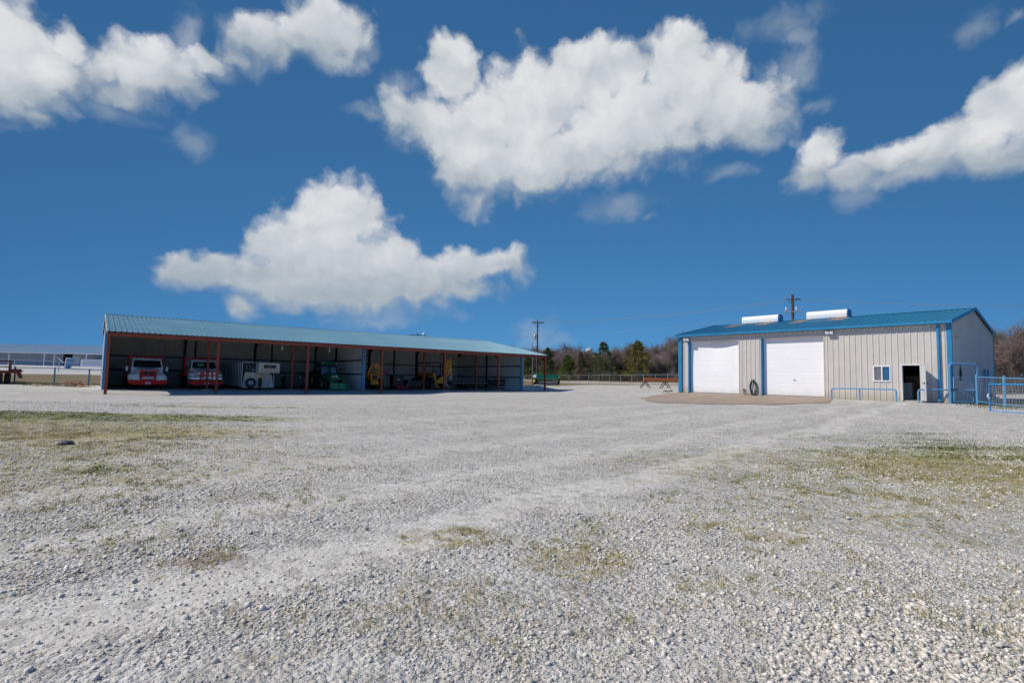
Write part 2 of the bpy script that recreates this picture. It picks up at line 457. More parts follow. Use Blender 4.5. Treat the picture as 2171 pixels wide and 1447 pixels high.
M['shop_roof'] = mat('blue roof metal', (0.028, 0.215, 0.36), .45, 0, .12, .5, dirt=(.05, .26, .40, .6), streak=False)
M['wall'] = mat('light stone wall metal', (0.565, 0.527, 0.488), .5, 0, .07, .8, dirt=(.47, .42, .37, .45), splash=(.40, .34, .25, .75))
M['wall_white'] = mat('white wall metal', (0.62, 0.64, 0.66), .5, 0, .06, .6, dirt=(.5, .5, .48, .4))
M['liner'] = mat('galvanised wall sheet', (0.78, 0.80, 0.78), .5, 0, .10, .5, dirt=(.5, .5, .47, .4))
M['wire'] = mat('dull fence steel', (0.30, 0.30, 0.30), .7, 0, .12, 5)
M['white'] = mat('white paint', (0.78, 0.78, 0.78), .45, 0, .03, 1.5, dirt=(.66, .64, .6, .3))
M['door_white'] = mat('white roll door', (0.84, 0.84, 0.85), .4, 0, .025, .7, dirt=(.74, .72, .70, .35), splash=(.60, .55, .47, .5))
M['concrete'] = mat('concrete', (0.40, 0.37, 0.33), .85, 0, .15, 1.2, dirt=(.25, .22, .2, .5), bump=.3, bscale=40)
M['apron'] = mat('tan concrete slab', (0.35, 0.27, 0.205), .85, 0, .16, .8, dirt=(.23, .18, .14, .6), bump=.3, bscale=30)
M['rubber'] = mat('tyre rubber', (0.018, 0.018, 0.02), .8, 0, .25, 8, dirt=(.06, .055, .05, .4), bump=.2)
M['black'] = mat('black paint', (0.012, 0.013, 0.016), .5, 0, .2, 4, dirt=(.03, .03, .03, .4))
M['chrome'] = mat('chrome', (0.62, 0.64, 0.67), .18, 1, .05, 3)
M['steel'] = mat('grey galvanised steel', (0.40, 0.42, 0.44), .4, .7, .12, 5)
M['truck_white'] = mat('white truck paint', (0.84, 0.85, 0.87), .22, 0, .04, 1, dirt=(.6, .58, .55, .25))
M['truck_red'] = mat('red truck paint', (0.72, 0.012, 0.010), .4, 0, .1, 2, spec=.2)
M['glass'] = glass('dark windscreen glass', (.012, .022, .022))
M['lens'] = glass('clear lamp lens', (.72, .76, .8), .12)
M['orange'] = mat('orange lens', (.55, .14, .03), .3)
M['red_lens'] = mat('red lens', (.5, .03, .02), .3)
M['tan'] = mat('tan painted panel', (0.46, 0.36, 0.25), .5, 0, .08, 1.2, dirt=(.36, .28, .2, .4))
M['ag_green'] = mat('green tractor paint', (0.012, 0.26, 0.11), .35, 0, .12, 2, dirt=(.05, .14, .08, .3))
M['ag_yellow'] = mat('yellow wheel paint', (0.55, 0.42, 0.03), .45, 0, .12, 4)
M['yellow'] = mat('yellow machine paint', (0.85, 0.33, 0.012), .42, 0, .12, 2, dirt=(.35, .2, .06, .5))
M['maroon'] = mat('dark red implement paint', (0.30, 0.02, 0.035), .4, 0, .15, 3)
M['wood'] = mat('weathered timber', (0.17, 0.125, 0.09), .85, 0, .3, 5, dirt=(.3, .26, .22, .5), bump=.3)
M['pole_wood'] = mat('pole timber', (0.085, 0.06, 0.045), .9, 0, .3, 4, bump=.3)
M['rust'] = mat('rusty pipe', (0.33, 0.10, 0.035), .75, 0, .25, 3, dirt=(.18, .06, .03, .6), bump=.2)
M['cable'] = mat('grey cable', (0.3, 0.32, 0.34), .6)
M['fence_blue'] = mat('dark blue pipe paint', (0.012, 0.11, 0.21), .5, 0, .2, 4)
M['trailer_red'] = mat('dark rust red trailer paint', (0.13, 0.024, 0.014), .6, 0, .25, 3)
M['trailer_tan'] = mat('tan trailer panel', (0.74, 0.60, 0.44), .45, 0, .07, 1.2, dirt=(.55, .44, .32, .35))

# ------------------------------------------------------------------ frames of the two big buildings
SHOP_O, SHOP_A = Vector((12.986, 41.283, 0.514)), -0.8849
SHED_O, SHED_A = Vector((-25.855, 34.122, 0.0)), 0.6685
SHOP_L, SHOP_D, SHOP_E, SHOP_R = 16.593, 11.185, 4.37, 5.524
BAY, NB, OV, SD, SE, SRW, SRZ = 6.258, 6, 3.92, 17.4, 3.834, 10.6, 5.80
def shop_pt(x, y, z=0.0):
    c, s = math.cos(SHOP_A), math.sin(SHOP_A); return Vector((SHOP_O.x + c * x - s * y, SHOP_O.y + s * x + c * y, SHOP_O.z + z))
def shed_pt(x, y, z=0.0):
    c, s = math.cos(SHED_A), math.sin(SHED_A); return Vector((SHED_O.x + c * x - s * y, SHED_O.y + s * x + c * y, z))

# ------------------------------------------------------------------ terrain height from levelled points
LV = [(0, 0, 0), (0, 5, 0), (-6, 4, 0), (6, 4, 0.0), (0, 12, 0), (-10, 12, 0), (10, 12, .04), (-20, 18, 0), (-12, 22, -.03), (0, 22, .0), (12, 20, .14), (-30, 25, 0), (-20, 28, -.12), (3, 32, .02),
      (-5, 35, -.05), (-5, -10, 0), (10, -10, 0), (0, -40, 0), (-60, 0, 0), (60, -5, .2), (20, 21.5, .36), (30, 27, .45), (18, 16, .2), (27, 20, .4), (40, 40, .6), (80, 40, .7), (100, 100, 1.0),
      (-38.4, 45, .08), (-28, 42, -.02), (-44, 42, .15), (-50, 60, .8), (-70, 90, 1.9), (-95, 100, 2.0), (-110, 120, 2.1), (-75, 120, 2.1), (-40, 120, 1.8), (-95, 60, 1.1), (-120, 80, 1.9), (-45, 75, 1.1),
      (-10, 80, .4), (-25, 70, .5), (2.4, 99, .25), (8.6, 95, .35), (16, 88.7, .52), (24, 82, .68), (30, 76, .75), (3.6, 66, .62), (8, 60, .35), (14, 68, .66), (25, 70, .8), (35, 70, .8), (12.2, 50, .70), (16, 49, .74), (10, 45, .45), (8, 52, .45), (5, 112, .85), (0, 124, 1.15), (9, 124, 1.2), (20, 114, 1.2), (32, 104, 1.25), (45, 95, 1.2), (10, 150, 1.3), (40, 130, 1.3), (24.5, 28.1, .44), (24.2, 26.2, .34), (23.8, 24.8, .34), (57, 62, 1.1), (30, 36, .5), (0, 200, 1.3), (-150, 200, 2), (150, 200, 1.3), (0, 400, 1.3)]
for x_ in np.linspace(-1, 38.6, 10):
    for y_ in (2.5, 6, 11, 18):
        q = shed_pt(x_, y_); LV.append((q.x, q.y, 0.0))
    q = shed_pt(x_, -0.6); LV.append((q.x, q.y, -0.21 if x_ < 24 else -0.02))
    q = shed_pt(x_, -3.0); LV.append((q.x, q.y, -0.20 if x_ < 24 else -0.02))
for x_ in np.linspace(-0.5, 17.5, 8):
    for y_, z_ in ((-.2, .50), (-1.0, .43), (-3, .28), (-6, .12), (-10, .06), (4, .52), (8, .55), (12, .6)):
        if x_ > 12 and y_ < -1.5: z_ = max(z_, .32)
        q = shop_pt(x_, y_); LV.append((q.x, q.y, z_))
LV = np.array(LV, dtype=float)
def gz_np(X, Y):
    X = np.asarray(X, float); Y = np.asarray(Y, float)
    num = np.zeros_like(X); den = np.zeros_like(X)
    for (a, b, z) in LV:
        d2 = (X - a) ** 2 + (Y - b) ** 2
        w = 1.0 / (d2 + 0.9 + 0.0004 * (a * a + b * b)) ** 1.8
        num += w * z; den += w
    return num / den
def gz(x, y): return float(gz_np(np.array([x]), np.array([y]))[0])
def gp(x, y, dz=0.0): return Vector((x, y, gz(x, y) + dz))

# ------------------------------------------------------------------ ground material
# plant patches in the gravel: x, y, rx, ry, strength, kind 0 dry, 1 green, 2 reddish
PATCH = [(5.6, 8.4, 3.2, 2.0, .62, 0), (3.4, 5.5, 1.7, 1.0, .55, 0), (2.6, 3.5, 1.2, .5, .42, 0), (-7.5, 8.0, 4.0, 2.6, .58, 0), (6.6, 8.0, 1.8, .9, .5, 1), (-.2, 3.1, .9, .5, .38, 0), (-15.5, 15.6, 6.4, 1.15, 1.5, 1), (-12.0, 11.9, 5.0, 1.9, 1.15, 0), (-9.5, 9.6, 2.6, 1.6, .85, 0), (-6.8, 6.4, 2.2, 1.2, .62, 0), (-4.3, 4.1, 1.6, .9, .45, 0), (11.5, 9.6, 2.6, 1.4, .9, 0), (-7.3, 11.0, 1.5, .7, .75, 0), (-8.4, 8.9, 2.4, 1.2, .85, 0), (-6.6, 6.9, 2.2, 1.0, .75, 0), (-4.9, 5.1, 1.3, .7, .5, 0), (-5.6, 7.4, .45, .3, .8, 1), (-12.3, 21.4, 3.2, .7, .6, 0),
         (-.47, 4.6, .42, .26, .62, 0), (.56, 4.12, .36, .34, .80, 0), (.75, 4.8, .25, .35, .6, 1), (-2.2, 3.97, .2, .18, .8, 2), (-.55, 3.25, .5, .25, .45, 0), (1.15, 3.3, .4, .3, .4, 0), (-1.1, 3.05, .4, .2, .4, 0),
         (7.9, 8.4, 2.6, 1.5, 1.0, 0), (8.6, 10.4, 2.2, .8, .8, 1), (10.6, 10.9, 1.8, .9, .9, 1), (9.4, 12.8, 2.5, 1.0, .45, 1), (2.1, 5.0, .38, .32, .7, 0), (4.1, 7.3, 1.1, .7, .55, 1), (4.2, 6.1, 1.1, .55, .55, 0), (5.8, 6.3, 1.2, .6, .6, 0), (3.0, 4.4, .9, .4, .35, 0), (6.5, 9.2, 1.2, .6, .5, 0), (5.3, 8.6, .9, .5, .5, 1), (2.3, 2.75, .45, .3, .35, 0), (2.9, 3.2, .4, .3, .3, 0), (-2.7, 5.6, .8, .5, .4, 0), (-3.4, 4.6, .8, .5, .35, 0)]
gm = bpy.data.materials.new('ground gravel'); gm.use_nodes = True
gt = gm.node_tree; gb = gt.nodes['Principled BSDF']; gb.inputs['Roughness'].default_value = .95; gb.inputs['Specular IOR Level'].default_value = .2
def gn(t, **kw):
    n = gt.nodes.new(t)
    for k, v in kw.items(): setattr(n, k, v)
    return n
def gl(a, b): gt.links.new(a, b)
def gmath(op, a, b=None, c=None, clamp=False):
    n = gn('ShaderNodeMath', operation=op); n.use_clamp = clamp
    for i, v in enumerate((a, b, c)):
        if v is None: continue
        if isinstance(v, (int, float)): n.inputs[i].default_value = v
        else: gl(v, n.inputs[i])
    return n.outputs[0]
def gmix(f, a, b):
    n = gn('ShaderNodeMix', data_type='RGBA')
    for k, v in (('Factor', f), ('A', a), ('B', b)):
        if isinstance(v, tuple): n.inputs[k].default_value = (*v, 1)
        elif isinstance(v, (int, float)): n.inputs[k].default_value = v
        else: gl(v, n.inputs[k])
    return n.outputs['Result']
def grange(v, a, b, c=0.0, d=1.0):
    n = gn('ShaderNodeMapRange', interpolation_type='SMOOTHSTEP'); gl(v, n.inputs[0])
    for i, x in enumerate((a, b, c, d)): n.inputs[1 + i].default_value = x
    return n.outputs[0]
g_geo = gn('ShaderNodeNewGeometry'); GP = g_geo.outputs['Position']
g_sep = gn('ShaderNodeSeparateXYZ'); gl(GP, g_sep.inputs[0])
def gnoise(s, det=6, ro=.6, vec=None):
    n = gn('ShaderNodeTexNoise'); n.inputs['Scale'].default_value = s; n.inputs['Detail'].default_value = det; n.inputs['Roughness'].default_value = ro
    gl(vec or GP, n.inputs['Vector']); return n.outputs[0]
def gvor(s, feature='F1', out=0):
    n = gn('ShaderNodeTexVoronoi', feature=feature); n.inputs['Scale'].default_value = s; gl(GP, n.inputs['Vector']); return n
v_a = gvor(26); v_b = gvor(62); v_c = gvor(9); v_d = gvor(150)
def cell_grey(v):
    s = gn('ShaderNodeSeparateColor'); gl(v.outputs['Color'], s.inputs[0]); return s.outputs[0]
big = gnoise(.25, 5, .6); mid = gnoise(1.4, 6, .65); grit = gnoise(140, 2, .6); clump = gnoise(7, 5, .7)
# wheel tracks: arcs sweeping across the yard
dx = gmath('SUBTRACT', g_sep.outputs[0], -14.0); dy = gmath('SUBTRACT', g_sep.outputs[1], -22.0)
rad = gmath('SQRT', gmath('ADD', gmath('MULTIPLY', dx, dx), gmath('MULTIPLY', dy, dy)))
rw = gmath('MULTIPLY_ADD', big, 2.0, rad)
trk = gn('ShaderNodeTexNoise'); trk.noise_dimensions = '1D'; trk.inputs['Scale'].default_value = .75; trk.inputs['Detail'].default_value = 3; gl(rw, trk.inputs['W'])
track = grange(trk.outputs[0], .48, .64)
dxb = gmath('SUBTRACT', g_sep.outputs[0], 30.0); dyb = gmath('SUBTRACT', g_sep.outputs[1], -4.0)
radb = gmath('SQRT', gmath('ADD', gmath('MULTIPLY', dxb, dxb), gmath('MULTIPLY', dyb, dyb)))
trb = gn('ShaderNodeTexNoise'); trb.noise_dimensions = '1D'; trb.inputs['Scale'].default_value = .6; trb.inputs['Detail'].default_value = 3; gl(gmath('MULTIPLY_ADD', mid, .8, radb), trb.inputs['W'])
trackb = grange(trb.outputs[0], .52, .66)
track = gmath('MULTIPLY', gmath('MAXIMUM', track, gmath('MULTIPLY', trackb, .8)), grange(big, .35, .6))
track = gmath('MULTIPLY', track, .55)
# straight wheel runs crossing the yard from near left to the roll doors: offset, half width, strength
RUNS = [(-3.8, .50, .9), (-5.5, .50, .7), (-7.7, .75, .55), (-9.9, .6, .45), (-13.2, 1.0, .5), (-1.2, .35, .35)]
run_c = gmath('ADD', gmath('MULTIPLY', g_sep.outputs[0], .738), gmath('MULTIPLY', g_sep.outputs[1], -.671))
run_c = gmath('ADD', run_c, gmath('MULTIPLY_ADD', big, 2.2, gmath('MULTIPLY', mid, .35)))
for c0, w0, s0 in RUNS:
    track = gmath('MAXIMUM', track, grange(gmath('ABSOLUTE', gmath('SUBTRACT', run_c, c0 + 1.27)), w0, w0 * .35, 0.0, s0))
# stone colours
stone = gmix(grange(cell_grey(v_a), 0, 1), (.42, .40, .365), (.72, .685, .635))
stone2 = gmix(grange(cell_grey(v_b), 0, 1), (.40, .38, .35), (.72, .685, .635))
dust = gmix(mid, (.59, .56, .515), (.68, .645, .595))
gcol = gmix(gmath('MULTIPLY_ADD', grit, .5, .15), stone, stone2)
gcol = gmix(gmath('MULTIPLY_ADD', track, .68, .08), gcol, dust)
gcol = gmix(grange(cell_grey(v_d), .10, .55, .38, 0), gcol, (.30, .285, .265))        # fines: single dark grains
gcol = gmix(grange(cell_grey(v_c), .78, .90, 0, .45), gcol, (.27, .255, .24))        # scattered darker stones
gcol = gmix(grange(cell_grey(v_c), .16, .05, 0, .55), gcol, (.68, .655, .62))        # and pale ones
gcol = gmix(grange(mid, .50, .66, 0, .30), gcol, (.30, .265, .215))                  # damp, silty spots
gcol = gmix(grange(big, .55, .75, 0, .35), gcol, (.52, .475, .425))
gcol = gmix(grange(clump, .62, .80, 0, .55), gcol, (.25, .235, .22))
# plants
def patch_field(kind):
    acc = None
    for (x, y, a, b, s, k) in PATCH:
        if k != kind: continue
        vm = gn('ShaderNodeVectorMath', operation='MULTIPLY_ADD'); gl(GP, vm.inputs[0]); vm.inputs[1].default_value = (1 / a, 1 / b, 0); vm.inputs[2].default_value = (-x / a, -y / b, 0)
        ln = gn('ShaderNodeVectorMath', operation='LENGTH'); gl(vm.outputs[0], ln.inputs[0])
        v = gmath('MULTIPLY', gmath('SUBTRACT', 1.9, ln.outputs['Value'], clamp=True), s)
        acc = v if acc is None else gmath('MAXIMUM', acc, v)
    return acc
pn = gnoise(5.5, 7, .72); pn2 = gnoise(28, 5, .7)
def pmask(kind, lo=.38, hi=.85):
    f = patch_field(kind)
    f = gmath('ADD', gmath('MULTIPLY', f, .82), gmath('MULTIPLY_ADD', gmath('SUBTRACT', pn, .5), 2.4, gmath('MULTIPLY', gmath('SUBTRACT', pn2, .5), 2.0)))
    return grange(f, lo, hi)
m_dry, m_grn, m_red = pmask(0), pmask(1), pmask(2)
# beyond the yard: dry pasture, dirt tracks
pas = gnoise(.18, 6, .6); pasf = gnoise(2.5, 6, .7)
pcol = gmix(grange(pas, .40, .62), (.20, .155, .075), (.115, .125, .03))
pcol = gmix(grange(pasf, .45, .7, 0, .5), pcol, (.26, .21, .12))
edge = gmath('MULTIPLY_ADD', gmath('SUBTRACT', mid, .5), 3.0, 0.0)
dry = gmix(pn2, (.41, .325, .13), (.26, .22, .065))
grn = gmix(pn2, (.15, .165, .025), (.32, .29, .06))
near_yard = gmath('SUBTRACT', 1.0, grange(g_sep.outputs[1], 7.0, 13.0))
speck = grange(gmath('MULTIPLY_ADD', pn, .75, gmath('MULTIPLY', pn2, .55)), .735, .86)
speck = gmath('MULTIPLY', gmath('MULTIPLY', speck, near_yard), gmath('SUBTRACT', 1.0, track, clamp=True))
gcol = gmix(gmath('MULTIPLY', speck, .75), gcol, dry)
# faint turning circles in the middle of the yard
for cx0, cy0, r0, w0 in ((-4.0, 27.0, 4.6, .16), (-4.3, 27.2, 6.3, .2), (2.5, 24.0, 7.5, .18), (3.0, 24.5, 9.3, .2), (8.0, 20.0, 6.0, .2)):
    ddx = gmath('SUBTRACT', g_sep.outputs[0], cx0); ddy = gmath('SUBTRACT', g_sep.outputs[1], cy0)
    rr0 = gmath('SQRT', gmath('ADD', gmath('MULTIPLY', ddx, ddx), gmath('MULTIPLY', gmath('MULTIPLY', ddy, ddy), .7)))
    ring = grange(gmath('ABSOLUTE', gmath('SUBTRACT', gmath('MULTIPLY_ADD', mid, 1.2, rr0), r0 + .6)), w0, w0 * .2, 0.0, 1.0)
    gcol = gmix(gmath('MULTIPLY', gmath('MULTIPLY', ring, grange(pn, .40, .62)), .55), gcol, (.36, .315, .26))
gcol = gmix(gmath('MULTIPLY', m_dry, .8), gcol, dry)
gcol = gmix(gmath('MULTIPLY', m_grn, .85), gcol, grn)
gcol = gmix(gmath('MULTIPLY', m_red, .7), gcol, (.20, .10, .075))
# yard limit (world space): a closed line of half planes with a ragged edge
def half(nx, ny, c, w=.8):
    v = gmath('ADD', gmath('MULTIPLY', g_sep.outputs[0], nx), gmath('MULTIPLY', g_sep.outputs[1], ny))
    return grange(gmath('ADD', gmath('SUBTRACT', v, c), edge), -w, w)
out_l = half(-.62, .785, 58.5)                       # behind the left fence and the shed
out_r = gmath('MULTIPLY', half(.645, .764, 78.1), half(1, 0, -8.0))
out_g = gmath('MULTIPLY', half(.633, -.774, -6.2, .4), half(.774, .633, .774 * 24.3 + .633 * 26.6))
pasture = gmath('MAXIMUM', gmath('MAXIMUM', out_l, out_r), out_g)
# pale road far behind the mid fence, white yard before the barn
road = gmath('MULTIPLY', gmath('MULTIPLY', half(.645, .764, 86.5, .5), gmath('SUBTRACT', 1.0, half(.645, .764, 93.5, .5))), half(1, 0, -8.0))
barn_yard = gmath('MULTIPLY', half(-.62, .785, 82, 1.2), gmath('SUBTRACT', 1.0, half(-.62, .785, 200, 1)))
barn_yard = gmath('MULTIPLY', barn_yard, gmath('SUBTRACT', 1.0, half(.785, .62, 8.0, 1.0)))
dirt_l = gmath('MULTIPLY', half(-.62, .785, 66, .8), gmath('SUBTRACT', 1.0, half(-.62, .785, 81, 1.2)))
pcol = gmix(gmath('MULTIPLY', dirt_l, .75), pcol, (.23, .165, .105))
pcol = gmix(road, pcol, (.42, .37, .32))
pcol = gmix(barn_yard, pcol, (.55, .53, .52))
gcol = gmix(pasture, gcol, pcol)
gl(gcol, gb.inputs['Base Color'])
# relief
rough_amt = gmath('MULTIPLY_ADD', track, -.75, 1.0)
h = gmath('MULTIPLY', gmath('SUBTRACT', 1.0, v_a.outputs['Distance']), .030)
h = gmath('MULTIPLY_ADD', gmath('SUBTRACT', 1.0, v_b.outputs['Distance']), .010, h)
h = gmath('MULTIPLY_ADD', gmath('SUBTRACT', 1.0, v_d.outputs['Distance']), .005, h)
h = gmath('MULTIPLY_ADD', grit, .006, h)
h = gmath('MULTIPLY_ADD', gmath('SUBTRACT', 1.0, v_c.outputs['Distance']), .010, h)
h = gmath('MULTIPLY_ADD', clump, .010, h)
h = gmath('MULTIPLY', h, rough_amt)
h = gmath('MULTIPLY_ADD', trk.outputs[0], .05, h)
gbp = gn('ShaderNodeBump'); gbp.inputs['Strength'].default_value = .9; gbp.inputs['Distance'].default_value = 1.0
gl(h, gbp.inputs['Height']); gl(gbp.outputs[0], gb.inputs['Normal'])

# ------------------------------------------------------------------ ground sheet
def spread(n, near, far):
    t = np.linspace(-1, 1, n); k = math.asinh(far / near)
    return near * np.sinh(t * k)
gx = spread(231, 6.0, 2600.0); gy = spread(231, 6.0, 2600.0) + 24.0
GX, GY = np.meshgrid(gx, gy)
GZ = gz_np(GX, GY)
fade = np.clip((np.hypot(GX, GY - 30) - 300) / 900, 0, 1)
GZ = GZ * (1 - fade) + 0.6 * fade
nx_, ny_ = len(gx), len(gy)
ii = np.arange(nx_ * ny_).reshape(ny_, nx_)
GF = np.stack([ii[:-1, :-1], ii[:-1, 1:], ii[1:, 1:], ii[1:, :-1]], -1).reshape(-1, 4)
ground = np_mesh('ground', np.stack([GX, GY, GZ], -1).reshape(-1, 3), GF, gm)
ground.data.polygons.foreach_set('use_smooth', [True] * len(ground.data.polygons))
tag(ground, 'pale crushed limestone yard with dry grass beyond', None, None, 'structure')

# ------------------------------------------------------------------ open equipment shed
shed = empty('equipment_shed', SHED_O, SHED_A, 'long open-fronted shed with rust red posts and pale blue ribbed metal roof', 'shed', None)
LX = BAY * NB
sl = (SRZ - SE) / (SRW + .25)
def roof_z(y): return SE + (y + .25) * sl if y <= SRW else SRZ - (y - SRW) * sl
cs = 1 / math.sqrt(1 + sl * sl); sn = sl * cs
rl_f = (SRW + .25) / cs; rl_b = (SD + .15 - SRW) / cs
MB().ribbed((-.12, -.25, SE), (1, 0, 0), LX + .3, (0, cs, sn), 0, rl_f, (0, -sn, cs), phase=.1, dep=.05).build('roof', M['shed_roof'], shed, smooth=False)
MB().ribbed((-.12, SD + .15, roof_z(SD + .15)), (1, 0, 0), LX + .3, (0, -cs, sn), 0, rl_b, (0, sn, cs), phase=.1, dep=.035).build('rear_roof', M['shed_roof'], shed, smooth=False)
m = MB(); m.prism([(SRW - .16, SRZ - .16 * sl + .038), (SRW, SRZ + .05), (SRW + .16, SRZ - .16 * sl + .038), (SRW, SRZ + .03)], 'x', -.12, LX + .18); m.build('ridge_cap', M['shed_roof'], shed, smooth=False)
rk = MB()
rk.bar((LX + .19, -.25, SE - .04), (LX + .19, SRW, SRZ - .04), .03, .16); rk.build('rake_trim', M['blue'], shed, smooth=False)
rk = MB(); rk.bar((-.13, -.25, SE - .03), (-.13, SRW, SRZ - .03), .03, .14); rk.bar((-.13, SRW, SRZ - .03), (-.13, SD + .15, roof_z(SD + .15) - .03), .03, .14); rk.build('rake_trim', M['wall_white'], shed, smooth=False)
# red steel front beam, one length per bay
for k in range(NB):
    MB().box(k * BAY - .07 if k == 0 else k * BAY + .002, (k + 1) * BAY - .002 + (.09 if k == NB - 1 else 0), -.10, .08, SE - .29, SE - .045).build('eave_beam', M['rust_red'], shed, smooth=False)
fz = [-.25, -.25, -.25, -.25, .1, .1, .1]
for k in range(NB + 1):
    MB().box(k * BAY - .085, k * BAY + .085, -.085, .075, fz[k] - .05, SE - .292).build('post', M['rust_red'], shed, smooth=False)
    if k >= 4:
        MB().box(k * BAY - .33, k * BAY + .33, -.34, .30, -.15, .09, .02).build('concrete_footing', M['concrete'], shed)
    if k >= 1: MB().box(k * BAY - .34, k * BAY + .34, OV - .36, OV + .3, -.12, .045, .015).build('concrete_footing', M['concrete'], shed)
    # second row: brown steel posts, blue ones where a wall ends
    if k in (0, 3, 6):
        MB().box(k * BAY - .15, k * BAY + .15, OV - .13, OV + .05, .0, roof_z(OV) - .12).build('corner_trim', M['pipe_blue'] if k else M['blue'], shed, smooth=False)
    else:
        MB().box(k * BAY - .08, k * BAY + .08, OV - .08, OV + .08, .03, roof_z(OV) - .35).build('inner_post', M['rust_red'], shed, smooth=False)
    # frames: lean-to rafter with a haunch, main rafter and back column
    m = MB(); m.prism([(.09, SE - .30), (.09, SE - .05), (OV - .1, roof_z(OV - .1) - .06), (OV - .1, roof_z(OV - .1) - .45), (OV - 1.4, roof_z(OV - 1.4) - .26), (1.2, roof_z(1.2) - .26), (.12, SE - .62)], 'x', k * BAY - .06, k * BAY + .06); m.build('lean_to_rafter', M['rust_red'], shed, smooth=False)
    m = MB(); m.prism([(OV + .1, roof_z(OV + .1) - .06), (SRW, SRZ - .06), (SD - .1, roof_z(SD - .1) - .06), (SD - .1, roof_z(SD - .1) - .75), (SD - 1.2, roof_z(SD - 1.2) - .32), (SRW, SRZ - .34), (OV + 1.2, roof_z(OV + 1.2) - .32), (OV + .1, roof_z(OV + .1) - .7)], 'x', k * BAY - .07, k * BAY + .07); m.build('rafter', M['dark_steel'], shed, smooth=False)
    if 0 < k < NB: MB().box(k * BAY - .09, k * BAY + .09, SD - .40, SD - .10, -.05, roof_z(SD) - .40).build('rear_column', M['dark_steel'], shed, smooth=False)
    if k in (1, 2, 4, 5): MB().box(k * BAY - .075, k * BAY + .075, SRW - .1, SRW + .05, -.05, SRZ - .36).build('ridge_column', M['dark_steel'], shed, smooth=False)
for y_ in (1.3, 2.6, 5.2, 6.5, 7.8, 9.1, 11.9, 13.2, 14.5, 15.8):
    z_ = roof_z(y_) - .055
    MB().box(.02, LX - .02, y_ - .03, y_ + .03, z_ - .20, z_ - .05).build('purlin', M['dark_steel'], shed, smooth=False)
# walls
top = lambda y: roof_z(y) - .03
def side_wall(x, nx, name, mt, y0=OV, y1=SD):
    m = MB(); m.ribbed((x, y0, -.1), (0, 1, 0), y1 - y0, (0, 0, 1), 0, lambda t: top(y0 + t) + .1 + .0, (nx, 0, 0), phase=.12, dep=.03); return m.build(name, mt, shed, smooth=False)
side_wall(-.02, -1, 'left_wall', M['wall_white'])
side_wall(.02, 1, 'wall_liner', M['liner'])
side_wall(3 * BAY - .03, -1, 'divider_wall', M['liner'])
side_wall(LX - .03, -1, 'wall_liner', M['liner'])
side_wall(LX + .03, 1, 'right_wall', M['wall_white'])
MB().ribbed((0.02, SD - .04, -.1), (1, 0, 0), LX - .04, (0, 0, 1), 0, top(SD) + .1, (0, -1, 0), phase=.1).build('wall_liner', M['liner'], shed, smooth=False)
MB().ribbed((0, SD + .03, -.1), (1, 0, 0), LX, (0, 0, 1), 0, top(SD) + .1, (0, 1, 0), phase=.1).build('rear_wall', M['wall_white'], shed, smooth=False)
for z_ in (1.43, 2.70):
    for k in range(NB): MB().box(k * BAY + .1, (k + 1) * BAY - .1, SD - .24, SD - .085, z_ - .06, z_ + .06).build('girt', M['dark_steel'], shed, smooth=False)
    for x_, s_ in ((3 * BAY - .075, -1), (LX - .075, -1)):
        MB().box(x_ - .12, x_, OV + .1, SD - .3, z_ - .06, z_ + .06).build('girt', M['dark_steel'], shed, smooth=False)
m = MB(); m.box(LX - .16, LX - .075, SRW - .1, SRW + .12, 0, SRZ - .4); m.build('wall_column', M['dark_steel'], shed, smooth=False)
m = MB(); m.box(3 * BAY - .16, 3 * BAY - .075, SRW - .1, SRW + .12, 0, SRZ - .4); m.build('wall_column', M['dark_steel'], shed, smooth=False)

# lamps hanging from the shed roof
for x_, lab in ((11.60, 'white dome lamp hanging in the shed above the tan livestock trailer'), (15.56, 'white dome lamp hanging in the shed above the green tractor')):
    p = shed_pt(x_, OV - .1, 0)
    t = empty('shed_lamp', (p.x, p.y, 3.3), SHED_A, lab, 'lamp', 'lamps hanging in the shed')
    MB().lathe([(.04, .62), (.09, .56), (.20, .46), (.22, .40), (.21, .39), (.08, .5)], (0, 0, 0), (0, 0, 1), 14, caps=False).build('shade', M['tan'], t)
    MB().lathe([(.0, 0), (.07, .03), (.09, .10), (.05, .2), (.03, .42)], (0, 0, 0), (0, 0, 1), 10).build('bulb_guard', M['white'], t)
    MB().tube((0, 0, .6), (0, 0, roof_z(OV) - 3.36), .015).build('stem', M['steel'], t)

# ------------------------------------------------------------------ workshop
shop = empty('workshop', SHOP_O, SHOP_A, 'light grey ribbed metal workshop with bright blue roof and two white roll doors', 'building')
L_, D_, E_, RZ_ = SHOP_L, SHOP_D, SHOP_E, SHOP_R
HY = D_ / 2
psl = (RZ_ - E_) / HY; pc = 1 / math.sqrt(1 + psl * psl); ps = psl * pc
def sroof(y): return E_ + (y if y <= HY else D_ - y) * psl
OPN = [(.873, 4.803, 0.0, 3.86), (6.446, 10.315, 0.0, 3.86), (13.0, 13.82, 1.08, 1.93), (14.39, 15.21, 0.0, 1.99)]
def wall_seg(m, x0, x1, z0, z1): m.ribbed((x0, 0, z0), (1, 0, 0), x1 - x0, (0, 0, 1), 0, z1 - z0, (0, -1, 0), phase=.16 - x0, dep=.034)
m = MB(); xs = [0.0]
edges = [(0.0, None)]
prev = 0.0
for (a, b, z0, z1) in OPN:
    wall_seg(m, prev, a, -.05, E_); wall_seg(m, a, b, z1, E_)
    if z0 > 0: wall_seg(m, a, b, -.05, z0)
    prev = b
wall_seg(m, prev, L_, -.05, E_)
m.build('front_wall', M['wall'], shop, smooth=False)
gab = lambda t: sroof(t) - .02
